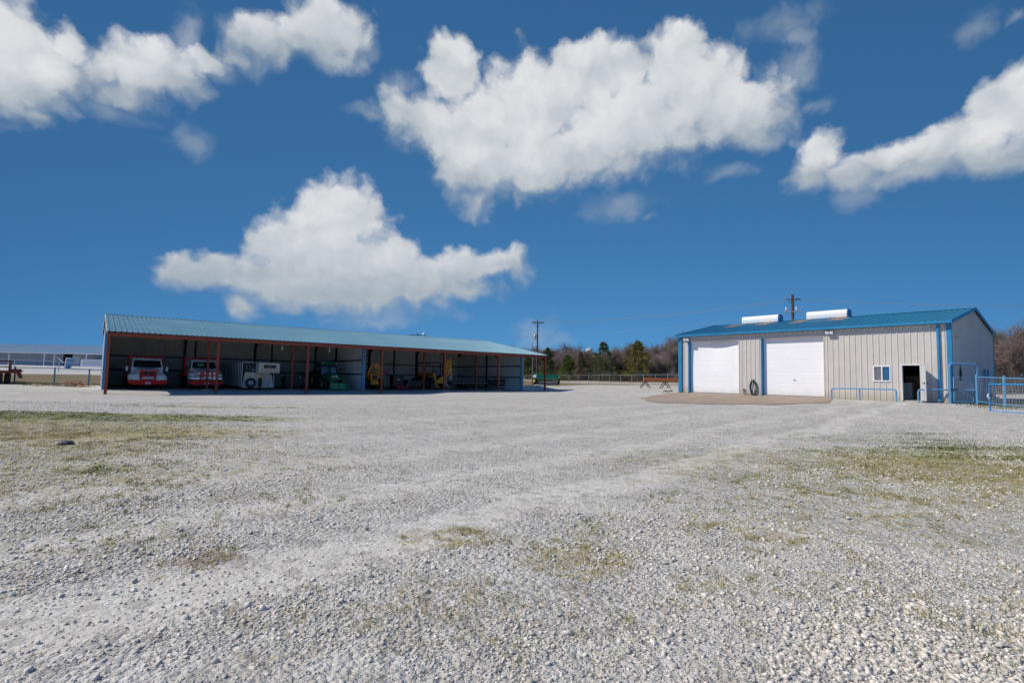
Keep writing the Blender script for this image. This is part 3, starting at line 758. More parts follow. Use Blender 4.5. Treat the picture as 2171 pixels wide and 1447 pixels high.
MB().ribbed((L_, 0, -.05), (0, 1, 0), D_, (0, 0, 1), 0, lambda t: gab(t) + .05, (1, 0, 0), phase=.13, dep=.034).build('gable_wall', M['wall'], shop, smooth=False)
MB().ribbed((0, 0, -.05), (0, 1, 0), D_, (0, 0, 1), 0, lambda t: gab(t) + .05, (-1, 0, 0), phase=.13, dep=.034).build('gable_wall', M['wall'], shop, smooth=False)
MB().ribbed((0, D_, -.05), (1, 0, 0), L_, (0, 0, 1), 0, E_ + .03, (0, 1, 0), phase=.13, dep=.034).build('rear_wall', M['wall'], shop, smooth=False)
rl = (HY + .22) / pc
MB().ribbed((-.12, -.22, E_ - .22 * psl + .04), (1, 0, 0), L_ + .24, (0, pc, ps), 0, rl, (0, -ps, pc), phase=.06, dep=.038).build('roof', M['shop_roof'], shop, smooth=False)
MB().ribbed((-.12, D_ + .22, E_ - .22 * psl + .04), (1, 0, 0), L_ + .24, (0, -pc, ps), 0, rl, (0, ps, pc), phase=.06, dep=.038).build('rear_roof', M['shop_roof'], shop, smooth=False)
m = MB(); m.prism([(HY - .2, RZ_ - .2 * psl + .082), (HY, RZ_ + .10), (HY + .2, RZ_ - .2 * psl + .082), (HY, RZ_ + .07)], 'x', -.12, L_ + .12); m.build('ridge_cap', M['shop_roof'], shop, smooth=False)
m = MB(); ez = E_ - .22 * psl
m.prism([(-.225, ez + .05), (-.36, ez + .03), (-.36, ez - .10), (-.33, ez - .13), (-.225, ez - .13)], 'x', -.16, L_ + .16); m.build('gutter', M['blue'], shop, smooth=False)
for x_ in (-.14, L_ + .14):
    m = MB(); m.bar((x_, -.36, ez - .02), (x_, HY, RZ_ + .02), .04, .20); m.bar((x_, HY, RZ_ + .02), (x_, D_ + .25, ez - .02), .04, .20); m.build('rake_trim', M['blue'], shop, smooth=False)
MB().box(-.045, .16, -.05, .1, -.04, E_ - .12).build('corner_trim', M['blue'], shop, smooth=False)
MB().box(L_ - .17, L_ + .05, -.05, .10, -.04, E_ - .12).build('corner_trim', M['blue'], shop, smooth=False)
m = MB(); m.box(L_ - .03, L_ + .052, D_ - .1, D_ + .05, -.04, E_ - .1); m.build('corner_trim', M['blue'], shop, smooth=False)
for x_ in (.24, L_ - .52):
    m = MB(); m.box(x_ - .06, x_ + .06, -.145, -.04, .12, E_ - .30, .012); m.bar((x_, -.095, .15), (x_, -.30, .02), .12, .10); m.bar((x_, -.095, E_ - .31), (x_, -.29, ez - .12), .12, .10); m.build('downspout', M['blue'], shop, smooth=False)
# roll doors set back in blue jambs
for i, (a, b, z0, z1) in enumerate(OPN[:2]):
    m = MB(); nz = 92; nx = 17
    hw = (b - a) / 2; cx = (a + b) / 2
    for r_ in range(nz + 1):
        z = z0 + .02 + (z1 + .1 - z0 - .02) * r_ / nz
        prof = .0022 if r_ % 4 in (0, 1) else 0.0
        if r_ in (18, 36, 54, 72): prof = -.005
        for c_ in range(nx):
            x = a - .02 + (b - a + .04) * c_ / (nx - 1)
            y = .26 - prof
            if i == 0:
                w_ = max(0, 1 - abs(x - cx) / hw); y += .20 * w_ * max(0, min(1, (z - 1.6) / 2.2)) + .02 * math.sin(x * 3 + z)
            m.v.append((x, y, z))
    for r_ in range(nz):
        for c_ in range(nx - 1):
            q = r_ * nx + c_; m.f.append((q, q + 1, q + nx + 1, q + nx))
    d = m.build('roll_door', M['door_white'], shop, smooth=False)
    MB().box(a, b, .19, .255, .0, .045).build('bottom_seal', M['black'], d, smooth=False)
    if i == 1:
        MB().box(cx + .0, cx + .12, .205, .245, 1.05, 1.10, .01).build('handle', M['steel'], d, smooth=False)
    m = MB(); m.box(a - .065, a, -.042, .30, -.03, z1); m.build('door_jamb', M['blue'], shop, smooth=False)
    m = MB(); m.box(b, b + .05, -.03, .30, -.03, z1); m.build('door_jamb', M['wall'], shop, smooth=False)
    m = MB(); m.box(a - .10, b + .05, -.036, .30, z1 + .002, z1 + .07); m.build('door_header', M['wall'], shop, smooth=False)
# window with a sliding pane
a, b, z0, z1 = OPN[2]
w_ = MB()
for q in ((a - .02, b + .02, -.055, .06, z1 - .03, z1 + .025), (a - .025, b + .025, -.06, .06, z0 - .035, z0 + .03), (a - .02, a + .03, -.052, .06, z0 + .03, z1 - .03), (b - .03, b + .02, -.052, .06, z0 + .03, z1 - .03), ((a + b) / 2 - .03, (a + b) / 2 + .03, -.05, .06, z0 + .03, z1 - .03)): w_.box(*q)
wf = w_.build('window', M['white'], shop, smooth=False)
MB().box(a + .03, (a + b) / 2 - .03, .0, .012, z0 + .03, z1 - .03).build('pane', mat('grey reflection pane', (.15, .155, .18), .35), wf, smooth=False)  # grey reflection put into the pane colour
MB().box((a + b) / 2 + .03, b - .03, .02, .032, z0 + .03, z1 - .03).build('pane', glass('window glass', (.02, .09, .17)), wf, smooth=False)  # blue of the reflected sky put into the glass colour
# open steel door
a, b, z0, z1 = OPN[3]
m = MB(); m.box(a - .06, a, -.05, .14, -.02, z1 + .06); m.box(b, b + .05, -.05, .14, -.02, z1 + .06); m.box(a, b, -.045, .14, z1 - .02, z1 + .058); m.build('door_frame', M['wall_white'], shop, smooth=False)
dl = MB(); dl.box(0, .84, -.022, .022, .03, z1 - .03)
dlo = dl.build('door', M['wall_white'], shop, smooth=False); dlo.location = (b + .03, -.075, 0); dlo.rotation_euler = (0, 0, R(-62))
kn = MB(); kn.lathe([(.012, 0), (.012, .05), (.03, .06), (.032, .085), (.015, .1)], (.77, -.022, .98), (0, -1, 0), 10); kn.lathe([(.012, 0), (.012, .05), (.03, .06), (.032, .085), (.015, .1)], (.77, .022, .98), (0, 1, 0), 10); kn.box(.70, .80, -.03, -.02, .93, 1.05); kn.build('handle', M['black'], dlo)
# rounded white ridge vents and pale skylight sheets beside them
for x0, x1 in ((2.37, 5.21), (7.28, 9.92)):
    m = MB(); pr = [(-.36, .02), (-.40, .14), (-.40, .40), (-.34, .52), (-.2, .58), (.2, .58), (.34, .52), (.40, .40), (.40, .14), (.36, .02)]
    m.prism([(HY + p, RZ_ + q) for p, q in pr], 'x', x0, x1); m.build('ridge_vent', M['white'], shop, ang=50)
    m = MB(); m.prism([(HY + p * 1.02, RZ_ + q * 1.02) for p, q in pr], 'x', x1 + .002, x1 + .05); m.build('vent_end', M['blue'], shop, ang=50)
for x_ in (1.55, 4.05, 6.65, 9.2):
    o = Vector((x_, 3.55, sroof(3.55) + .04)); n_ = Vector((0, -ps, pc))
    m = MB(); m.ribbed(o + n_ * .012, (1, 0, 0), .92, (0, pc, ps), 0, 1.75, n_, phase=(.06 - .12 - x_) % .305, dep=.038); m.build('skylight_sheet', M['tan'], shop, smooth=False)
# inside: floor slab
MB().box(.05, L_ - .05, .05, D_ - .05, -.04, .02).build('floor', M['concrete'], shop, smooth=False)
m = MB(); m.box(L_ + .04, L_ + .10, 1.55, 1.72, 1.18, 1.78, .01); m.tube((L_ + .07, 1.63, 1.78), (L_ + .07, 1.63, 2.1), .02); m.build('meter_box', M['black'], shop)
m = MB(); m.lathe([(.05, 0), (.05, .10), (.09, .13), (.09, .17)], (L_ + .03, .9, 3.5), (1, 0, 0), 10); m.build('vent_pipe', M['wall'], shop)

# concrete slab before the roll doors
AP = [(0.0, -.26, 10.7), (-1.2, .0, 11.2), (-2.6, .2, 11.7), (-4.2, .6, 12.15), (-5.4, .9, 11.9), (-6.3, 1.1, 11.2), (-7.2, 1.9, 9.7), (-8.2, 2.9, 8.2), (-9.0, 3.9, 6.8), (-9.6, 4.8, 5.6)]
m = MB(); NXA = 24
for (y_, xa, xb) in AP:
    for i in range(NXA + 1):
        x_ = xa + (xb - xa) * i / NXA; q = shop_pt(x_ + (.18 * math.sin(y_ * 5.1) if i in (0, NXA) and y_ < -.5 else 0), y_ + (.13 * math.sin(x_ * 3.3) + .10 * math.sin(x_ * 7.7) if y_ < -5 else 0)); m.v.append((q.x, q.y, max(gz(q.x, q.y) + .02, 0)))
for j in range(len(AP) - 1):
    for i in range(NXA): q = j * (NXA + 1) + i; m.f.append((q, q + NXA + 1, q + NXA + 2, q + 1))
ap = m.build('concrete_apron', M['apron']); tag(ap, 'tan concrete slab in front of the white roll doors', None, None, 'structure')

# saw joints in the slab
am = M['apron'].node_tree; ab = am.nodes['Principled BSDF']; src = ab.inputs['Base Color'].links[0].from_socket
g_ = am.nodes.new('ShaderNodeNewGeometry'); mpp = am.nodes.new('ShaderNodeMapping'); mpp.vector_type = 'TEXTURE'; mpp.inputs['Location'].default_value = SHOP_O; mpp.inputs['Rotation'].default_value = (0, 0, SHOP_A); am.links.new(g_.outputs['Position'], mpp.inputs[0])
sx = am.nodes.new('ShaderNodeSeparateXYZ'); am.links.new(mpp.outputs[0], sx.inputs[0]); acc = None
for i_, (per, off) in enumerate(((3.6, 1.9), (3.4, 1.4))):
    a_ = am.nodes.new('ShaderNodeMath'); a_.operation = 'ADD'; a_.inputs[1].default_value = off; am.links.new(sx.outputs[i_], a_.inputs[0])
    p_ = am.nodes.new('ShaderNodeMath'); p_.operation = 'PINGPONG'; p_.inputs[1].default_value = per / 2; am.links.new(a_.outputs[0], p_.inputs[0])
    r_ = am.nodes.new('ShaderNodeMapRange'); r_.inputs[1].default_value = .012; r_.inputs[2].default_value = .03; r_.inputs[3].default_value = .75; r_.inputs[4].default_value = 0; am.links.new(p_.outputs[0], r_.inputs[0])
    if acc is None: acc = r_.outputs[0]
    else: q_ = am.nodes.new('ShaderNodeMath'); q_.operation = 'MAXIMUM'; am.links.new(acc, q_.inputs[0]); am.links.new(r_.outputs[0], q_.inputs[1]); acc = q_.outputs[0]
mx = am.nodes.new('ShaderNodeMix'); mx.data_type = 'RGBA'; mx.inputs['B'].default_value = (.09, .07, .055, 1); am.links.new(acc, mx.inputs['Factor']); am.links.new(src, mx.inputs['A']); am.links.new(mx.outputs['Result'], ab.inputs['Base Color'])

# ------------------------------------------------------------------ machines under the shed (front of each faces -y in its own frame)
def wheel_parts(par, x, y, r, w, rim_mat, side, rim_r=.55, tread=0, name='wheel'):
    """wheel whose outer face looks to side (+1/-1) along x: tyre > rim"""
    prof = [(rim_r * r, -w / 2), (r * .86, -w / 2), (r * .96, -w * .42), (r, -w * .3), (r, w * .3), (r * .96, w * .42), (r * .86, w / 2), (rim_r * r, w / 2)]
    m = MB(); m.lathe(prof, (x, y, r), (1, 0, 0), 28, caps=False)
    if tread:
        for k in range(tread):
            t = 2 * math.pi * k / tread
            for s_ in (-1, 1):
                t2 = t + (math.pi / tread if s_ > 0 else 0)
                c, sn_ = math.cos(t2), math.sin(t2); c3, s3 = math.cos(t2 + .16), math.sin(t2 + .16)
                m.bar((x + s_ * .03 * w, y + c * r, r + sn_ * r), (x + s_ * w * .47, y + c3 * r * .97, r + s3 * r * .97), .05, .06, up=(0, c, sn_))
    t = m.build(name, M['rubber'], par)
    m = MB(); rr = rim_r * r
    m.lathe([(rr, -w * .42), (rr, w * .40), (rr * .9, w * .36), (rr * .82, w * .18), (rr * .4, w * .14), (rr * .36, w * .26), (0.001, w * .27)] if side > 0 else [(rr, w * .42), (rr, -w * .40), (rr * .9, -w * .36), (rr * .82, -w * .18), (rr * .4, -w * .14), (rr * .36, -w * .26), (0.001, -w * .27)], (x, y, r), (1, 0, 0), 20, caps=False)
    for k in range(6):
        a_ = k * math.pi / 3; m.lathe([(.02, 0), (.02, .03)], (x + side * w * .15, y + math.cos(a_) * rr * .58, r + math.sin(a_) * rr * .58), (side, 0, 0), 6)
    m.build('rim', rim_mat, t)
    return t

def truck(x, y, new, label):
    p = shed_pt(x, y, 0)
    t = empty('flatbed_truck', (p.x, p.y, 0.0), SHED_A, label, 'truck', 'red and white flatbed trucks in the shed')
    W_, Rd = M['truck_white'], M['truck_red']
    # bumper: deep C section with upper lip and tapered ends
    m = MB(); m.prism([(-1.21, .60), (-1.21, .52), (-.95, .36), (.95, .36), (1.21, .52), (1.21, .60)], 'y', -.36, -.16); m.prism([(-1.23, .605), (1.23, .605), (1.23, .66), (-1.23, .66)], 'y', -.42, -.10); m.build('bumper', Rd, t, smooth=False)
    m = MB(); m.box(-.17, .17, -.375, -.362, .40, .53, .004); pl = m.build('licence_plate', M['white'], t, smooth=False)
    MB().box(-.12, .12, -.378, -.3755, .44, .485).build('plate_marking', M['pipe_blue'], pl, smooth=False)
    # brush guard
    m = MB()
    for s_ in (-1, 1): m.bar((s_ * .42, -.40, .60), (s_ * .36, -.34, 1.42), .06, .05)
    for z_, h_ in ((1.33, .08), (1.02, .07), (.72, .07)): m.bar((-.62 if z_ > 1.2 else -.5, -.36, z_), (.62 if z_ > 1.2 else .5, -.36, z_), .04, h_)
    if not new:
        for z_ in (1.22, 1.11): m.bar((-.62, -.35, z_), (.62, -.35, z_), .03, .035)
    m.build('brush_guard', Rd, t, smooth=False)
    def ring(y_, hw, z0, z1, rnd=.3, n=9):
        """half-rounded hood section"""
        pts = [(-hw, y_, z0)]
        for k in range(n + 1):
            a_ = math.pi * (1 - k / n); cx_, sz_ = math.cos(a_), math.sin(a_)
            pts.append((math.copysign(abs(cx_) ** .55, cx_) * hw, y_, z0 + (z1 - z0) * (abs(sz_) ** rnd * .72 + .28)))
        pts.append((hw, y_, z0)); return pts
    if new:
        m = MB(); m.loft([ring(-.06, .56, .66, 1.30, .5), ring(.02, .62, .66, 1.37, .5), ring(.5, .74, .70, 1.49, .5), ring(1.25, .92, .75, 1.66, .45)]); m.build('hood', W_, t, ang=60)
        for s_ in (-1, 1):
            def fr(y_, x0, x1, z0, z1):
                q = [(x0, z0), (x0, z1 - .02), (x0 + (x1 - x0) * .35, z1 + .05), (x0 + (x1 - x0) * .75, z1), (x1 - .03 * (1 if x1 > x0 else -1), z1 - .10), (x1, z1 - .22), (x1, z0)]
                return [(s_ * a_, y_, b_) for a_, b_ in q]
            m = MB(); m.loft([fr(-.02, .55, 1.12, .68, .98), fr(.15, .55, 1.20, .68, 1.10), fr(.55, .6, 1.22, .80, 1.16), fr(1.0, .7, 1.21, .85, 1.14), fr(1.25, .8, 1.16, .72, 1.05)]); m.build('fender', W_, t, ang=60)
            m = MB(); m.prism([(s_ * .60, .72), (s_ * .60, .88), (s_ * .74, .84), (s_ * 1.08, .86), (s_ * 1.16, .80), (s_ * 1.12, .72)], 'y', -.075, -.015); hl = m.build('headlight', M['lens'], t, smooth=False)
            m = MB(); m.prism([(s_ * .96, .76), (s_ * .96, .84), (s_ * 1.08, .84), (s_ * 1.08, .76)], 'y', -.085, -.076); m.build('turn_signal', M['orange'], hl, smooth=False)
        m = MB(); m.prism([(-.44, .70), (-.50, .95), (-.50, 1.20), (-.42, 1.28), (.42, 1.28), (.50, 1.20), (.50, .95), (.44, .70)], 'y', -.10, -.055); g_ = m.build('grille', M['black'], t, smooth=False)
        m = MB()
        rim_ = [(-.46, .70), (-.53, .95), (-.53, 1.21), (-.44, 1.31), (-.2, 1.31), (0, 1.20), (.2, 1.31), (.44, 1.31), (.53, 1.21), (.53, .95), (.46, .70)]
        m.path([(a_, -.10, b_) for a_, b_ in rim_], .028, 6); m.path([(0, -.105, 1.2), (0, -.105, .74)], .022, 6)
        for z_ in (.78, .84, .90): m.bar((-.40, -.10, z_), (.40, -.10, z_), .02, .018)
        m.build('grille_surround', M['chrome'], g_, ang=60)
    else:
        m = MB(); m.loft([[(-.66, -.04, .78), (-.66, -.04, 1.34), (-.5, -.04, 1.40), (.5, -.04, 1.40), (.66, -.04, 1.34), (.66, -.04, .78)], [(-.68, .3, .78), (-.68, .3, 1.40), (-.52, .3, 1.47), (.52, .3, 1.47), (.68, .3, 1.40), (.68, .3, .78)], [(-.84, 1.25, .8), (-.84, 1.25, 1.52), (-.66, 1.25, 1.62), (.66, 1.25, 1.62), (.84, 1.25, 1.52), (.84, 1.25, .8)]]); m.build('hood', W_, t, ang=30)
        for s_ in (-1, 1):
            q0 = [(.66, .80), (.66, 1.18), (1.0, 1.20), (1.10, 1.14), (1.10, .80)]; q1 = [(.68, .80), (.68, 1.28), (1.02, 1.30), (1.14, 1.20), (1.14, .80)]; q2 = [(.84, .80), (.84, 1.30), (1.02, 1.28), (1.14, 1.16), (1.14, .80)]
            m = MB(); m.loft([[(s_ * a_, y_, b_) for a_, b_ in q] for q, y_ in ((q0, -.05), (q1, .35), (q2, 1.25))]); m.build('fender', W_, t, ang=30)
            m = MB(); m.box(s_ * .88 - .20, s_ * .88 + .20, -.075, -.052, .90, 1.10, .01); hl = m.build('headlight', M['black'], t, smooth=False)
            m = MB(); m.lathe([(.05, 0), (.075, .012), (.06, .02), (.001, .03)], (s_ * .80, -.076, 1.0), (0, -1, 0), 12); m.lathe([(.05, 0), (.075, .012), (.06, .02), (.001, .03)], (s_ * .96, -.076, 1.0), (0, -1, 0), 12); m.build('lens', M['lens'], hl)
            m = MB(); m.lathe([(.05, 0), (.11, .02), (.11, .08), (.06, .11)], (s_ * .98, .35, 1.36), (0, -1, 0), 12); m.build('marker_lamp', M['orange'], t)
            m = MB(); m.box(s_ * .80 - .30, s_ * .80 + .30, -.07, -.045, .80, .86); m.build('chrome_trim', M['chrome'], t, smooth=False)
        g_ = MB().box(-.62, .62, -.065, -.04, .84, 1.32).build('grille', M['black'], t, smooth=False)
        m = MB()
        for z_ in (.90, .98, 1.10, 1.18, 1.27): m.bar((-.6, -.085, z_), (.6, -.085, z_), .03, .045)
        for x_ in (-.3, 0, .3): m.bar((x_, -.08, .86), (x_, -.08, 1.31), .03, .05)
        m.build('grille_surround', M['chrome'], g_, smooth=False)
    # cab: profile with raked windscreen, open window cut by glass panels set on top
    hw = 1.0 if new else .96
    m = MB()
    def cabring(x_, inset): return [(x_, 1.10, .62), (x_, 1.10, 1.55), (x_ * (1 - inset), 1.52, 2.22), (x_ * (1 - inset), 1.70, 2.34), (x_ * (1 - inset), 2.55, 2.36), (x_ * (1 - inset * .6), 2.72, 2.25), (x_, 2.75, 1.55), (x_, 2.75, .62)]
    m.loft([cabring(-hw, .11), cabring(-hw * .55, .02), cabring(hw * .55, .02), cabring(hw, .11)]); m.build('cab', W_, t, ang=35)
    # windscreen follows the rake, 1 cm proud
    def scr(z_):
        f_ = (z_ - 1.55) / .67; return 1.10 + .42 * f_ - .03
    m = MB(); b0, b1 = 1.62, 2.16
    m.loft([[(-hw * .90, scr(b0), b0), (hw * .90, scr(b0), b0), (hw * .90, scr(b0) + .02, b0), (-hw * .90, scr(b0) + .02, b0)], [(-hw * .82, scr(b1), b1), (hw * .82, scr(b1), b1), (hw * .82, scr(b1) + .02, b1), (-hw * .82, scr(b1) + .02, b1)]]); m.build('windscreen', M['glass'], t, smooth=False)
    if not new:
        m = MB(); m.prism([(-.52, 2.0), (-.46, 1.84), (-.05, 1.84), (-.05, 2.0)], 'y', 1.235, 1.245); m.build('sun_strip', mat('teal window film', (.01, .30, .20), .4), t, smooth=False)
    for s_ in (-1, 1):
        m = MB(); xo = s_ * (hw + .004); xi = s_ * (hw * .895 + .012)
        m.loft([[(xo, 1.28, 1.60), (xo, 2.25, 1.60), (xi, 2.25, 2.16), (xi, 1.62, 2.16)], [(xo - s_ * .02, 1.28, 1.60), (xo - s_ * .02, 2.25, 1.60), (xi - s_ * .02, 2.25, 2.16), (xi - s_ * .02, 1.62, 2.16)]]); m.build('side_window', M['glass'], t, smooth=False)
        m = MB(); m.path([(s_ * hw, 1.25, 1.75), (s_ * (hw + .26), 1.15, 1.72), (s_ * (hw + .26), 1.15, 1.30), (s_ * hw, 1.25, 1.22)], .014, 6); m.box(s_ * (hw + .26) - .09, s_ * (hw + .26) + .09, 1.10, 1.15, 1.33, 1.70, .02); m.build('mirror', M['black'] if not new else M['steel'], t)
        wheel_parts(t, s_ * 1.0, .62, .46, .27, M['chrome' if new else 'steel'], s_, .56)
        for xx in (1.06, .74): wheel_parts(t, s_ * xx, 5.0, .46, .26, M['white'], s_, .56)
        m = MB(); m.box(s_ * 1.0 - .16, s_ * 1.0 + .16, 1.3, 2.7, .36, .60, .03); m.build('step_tank', M['black'], t)
    for x_ in (-.16, 0, .16): MB().box(x_ - .04, x_ + .04, 1.66, 1.72, 2.335, 2.375, .008).build('roof_marker', M['orange'], t, smooth=False)
    # chassis, deck with headache rack
    MB().box(-.42, .42, -.1, 7.2, .44, .64).build('chassis', M['black'], t, smooth=False)
    MB().box(-1.2, 1.2, 2.95, 7.3, .98, 1.12, .01).build('flatbed', Rd, t, smooth=False)
    m = MB()
    for s_ in (-1, 1): m.box(s_ * 1.14 - .05, s_ * 1.14 + .05, 2.95, 3.05, 1.12, 2.56)
    m.box(-1.09, 1.09, 2.955, 3.045, 2.42, 2.52); m.box(-1.09, 1.09, 2.96, 3.04, 1.75, 1.82)
    for x_ in (-.6, 0, .6): m.box(x_ - .03, x_ + .03, 2.97, 3.03, 1.12, 2.42)
    m.build('headache_rack', Rd, t, smooth=False)
    return t
truck(2.56, 4.95, True, 'white truck with rounded hood and red bumper in the first shed bay')
truck(6.36, 5.0, False, 'older boxy white truck with square headlamps and red bumper beside the livestock trailer')

# gooseneck livestock trailer, nose towards the yard
p = shed_pt(10.15, 5.0, 0)
t = empty('livestock_trailer', (p.x, p.y, 0.02), SHED_A, 'tan and black gooseneck livestock trailer with slatted sides and spare tyre on its nose', 'trailer')
LT, HWT = 9.0, 1.19
m = MB(); m.prism([(-HWT, .12), (-HWT + .16, 1.40), (HWT - .16, 1.40), (HWT, .12)], 'y', .0, .06); nose = m.build('nose_panel', M['trailer_tan'], t, smooth=False)
m = MB(); m.box(-.50, -.40, -.03, -.002, .95, 1.38); m.box(.62, .70, -.03, -.002, .2, 1.38); m.build('rib', M['white'], nose, smooth=False)
MB().box(-HWT + .02, HWT, .02, .06, 1.42, 2.16).build('upper_nose', M['black'], t, smooth=False)
m = MB(); m.box(-HWT, HWT, 0.0, LT, 2.17, 2.22); m.build('roof', M['steel'], t, smooth=False)
m = MB(); m.box(-HWT, HWT, .08, LT, .10, .22); m.build('floor_frame', M['black'], t, smooth=False)
for s_ in (-1, 1):
    m = MB(); m.box(s_ * HWT - .015, s_ * HWT + .015, .07, LT, .24, 2.15); m.build('side_panel', M['black'], t, smooth=False)
    for k in range(15):
        y_ = .12 + k * (LT - .2) / 14; MB().box(s_ * (HWT + .045) - .028, s_ * (HWT + .045) + .028, y_ - .035, y_ + .035, .2, 2.16).build('slat', M['white'], t, smooth=False)
m = MB(); m.box(-HWT, HWT, LT - .05, LT, .24, 2.15); m.build('rear_gate', M['steel'], t, smooth=False)
m = MB(); m.box(-.22, 1.32, -1.15, -.005, 1.37, 2.13, .02); gk = m.build('gooseneck_box', M['trailer_tan'], t)
m = MB(); m.box(-.235, -.16, -1.165, -.02, 1.36, 2.15, .01); m.box(1.27, 1.335, -1.165, -.02, 1.36, 2.15, .01); m.box(-.155, 1.265, -1.165, -.02, 2.10, 2.16, .01); m.build('edge_trim', M['white'], gk)
m = MB(); m.box(.12, 1.04, -1.168, -1.152, 1.74, 2.02, .003); em = m.build('emblem_plate', M['black'], gk, smooth=False)
m = MB()
for s_ in (-1, 1):
    cx_ = .58
    m.path([(cx_, -1.172, 1.84), (cx_ + s_ * .10, -1.172, 1.95), (cx_ + s_ * .24, -1.172, 1.955), (cx_ + s_ * .38, -1.172, 1.90)], [.022, .03, .024, .006], 6)
    m.path([(cx_, -1.172, 1.80), (cx_ + s_ * .12, -1.172, 1.84), (cx_ + s_ * .26, -1.172, 1.84), (cx_ + s_ * .36, -1.172, 1.79)], [.02, .02, .016, .006], 6)
    m.path([(cx_ + s_ * .08, -1.172, 1.78), (cx_ + s_ * .22, -1.172, 1.765), (cx_ + s_ * .3, -1.172, 1.77)], [.014, .012, .006], 6)
m.path([(.58, -1.174, 1.99), (.58, -1.174, 1.77)], [.025, .012], 6); m.build('emblem', M['steel'], em)
m = MB()
for z_ in (1.60, 1.47):
    for k in range(6): m.box(-.05 + k * .22, .10 + k * .22, -1.156, -1.148, z_ - .015, z_ + .015)
m.build('marker_strip', M['rust'], gk, smooth=False)
m = MB(); m.path([(-.78 + .14 * math.cos(a_), .0, 1.80 + .20 * math.sin(a_)) for a_ in np.linspace(0, 2 * math.pi, 14)], .02, 6); m.path([(-.55, .0, 1.95), (-.42, .0, 1.85), (-.32, .0, 1.9)], .02, 6); m.box(-.52, -.30, -.02, .015, 1.52, 1.66, .01); m.build('winch_gear', M['steel'], t)
m = MB(); m.lathe([(.22, -.10), (.36, -.10), (.40, -.06), (.40, .06), (.36, .10), (.22, .10)], (-.60, -.14, .52), (0, -1, 0), 26, caps=False); sp = m.build('spare_tyre', M['rubber'], t)
m = MB(); m.lathe([(.23, -.06), (.23, .07), (.20, .07), (.15, .02), (.07, .04), (.06, .08), (.001, .08)], (-.60, -.14, .52), (0, -1, 0), 20, caps=False); m.build('rim', M['steel'], sp)
m = MB(); m.box(.0, .24, -.26, -.03, .18, .92, .01); m.tube((.12, -.15, .05), (.12, -.15, .18), .04); m.lathe([(.07, 0), (.09, .02), (.07, .05)], (.12, -.15, -.02), (0, 0, 1), 10); m.build('jack_box', M['black'], t)
m = MB(); m.tube((.62, -.80, .48), (.62, -.80, 1.37), .055); m.tube((.62, -.80, .36), (.62, -.80, .5), .075); m.bar((.32, -.5, 1.36), (.62, -.8, 1.2), .08, .08); m.bar((.9, -.5, 1.36), (.66, -.8, 1.15), .08, .08); m.tube((.48, -.62, .6), (.48, -.62, 1.36), .015); m.build('hitch_post', M['steel'], t)
m = MB(); m.box(.80, 1.12, -.20, -.02, .14, .42, .01); m.build('tool_box', M['wall_white'], t)
for s_ in (-1, 1):
    for y_ in (6.2, 7.1): wheel_parts(t, s_ * (HWT - .12), y_, .38, .22, M['steel'], s_, .55)

# green tractor with front loader
p = shed_pt(16.45, 3.2, 0)
t = empty('tractor', (p.x, p.y, -.03), SHED_A, 'green cab tractor with yellow wheels and a front loader bucket in the shed', 'tractor')
G = M['ag_green']
m = MB(); m.prism([(0, .06), (.42, .02), (.62, .10), (.66, .55), (.58, .62), (.50, .58), (.48, .14), (.1, .12)], 'x', -.74, .74); bk = m.build('bucket', G, t, smooth=False)
m = MB(); m.prism([(0, .02), (.66, .02), (.66, .58), (.52, .62), (.05, .20)], 'x', -.78, -.742); m.prism([(0, .02), (.66, .02), (.66, .58), (.52, .62), (.05, .20)], 'x', .742, .78); m.build('bucket_side', G, bk, smooth=False)
m = MB(); m.box(-.02, .02, .40, .58, .12, .56); m.box(-.78, .78, .44, .60, .585, .64); m.build('bucket_rib', G, bk, smooth=False)
for s_ in (-1, 1):
    m = MB(); m.bar((s_ * .56, .62, .42), (s_ * .56, 1.15, 1.05), .09, .14); m.bar((s_ * .56, 1.12, 1.0), (s_ * .56, 2.35, 1.42), .09, .16); m.bar((s_ * .56, 2.35, 1.45), (s_ * .52, 2.2, .7), .10, .14); m.bar((s_ * .56, .7, .62), (s_ * .56, 1.05, 1.12), .05, .06); m.build('loader_arm', G, t, smooth=False)
MB().bar((-.56, 1.1, .98), (.56, 1.1, .98), .10, .10).build('cross_tube', G, t, smooth=False)
m = MB(); m.loft([[(-.34, 1.45, .72), (-.36, 1.45, 1.18), (-.24, 1.45, 1.34), (.24, 1.45, 1.34), (.36, 1.45, 1.18), (.34, 1.45, .72)], [(-.36, 1.7, .7), (-.38, 1.7, 1.26), (-.26, 1.7, 1.42), (.26, 1.7, 1.42), (.38, 1.7, 1.26), (.36, 1.7, .7)], [(-.40, 3.1, .7), (-.42, 3.1, 1.38), (-.3, 3.1, 1.54), (.3, 3.1, 1.54), (.42, 3.1, 1.38), (.40, 3.1, .7)]]); m.build('hood', G, t, ang=40)
m = MB(); m.box(-.32, .32, 1.42, 1.446, .76, 1.12, .01); gr_ = m.build('grille', M['black'], t, smooth=False)
for s_ in (-1, 1): MB().box(s_ * .17 - .09, s_ * .17 + .09, 1.405, 1.44, 1.14, 1.22, .01).build('headlight', M['lens'], t, smooth=False)
MB().box(-.25, .25, 1.5, 4.6, .42, .74).build('chassis', M['black'], t, smooth=False)
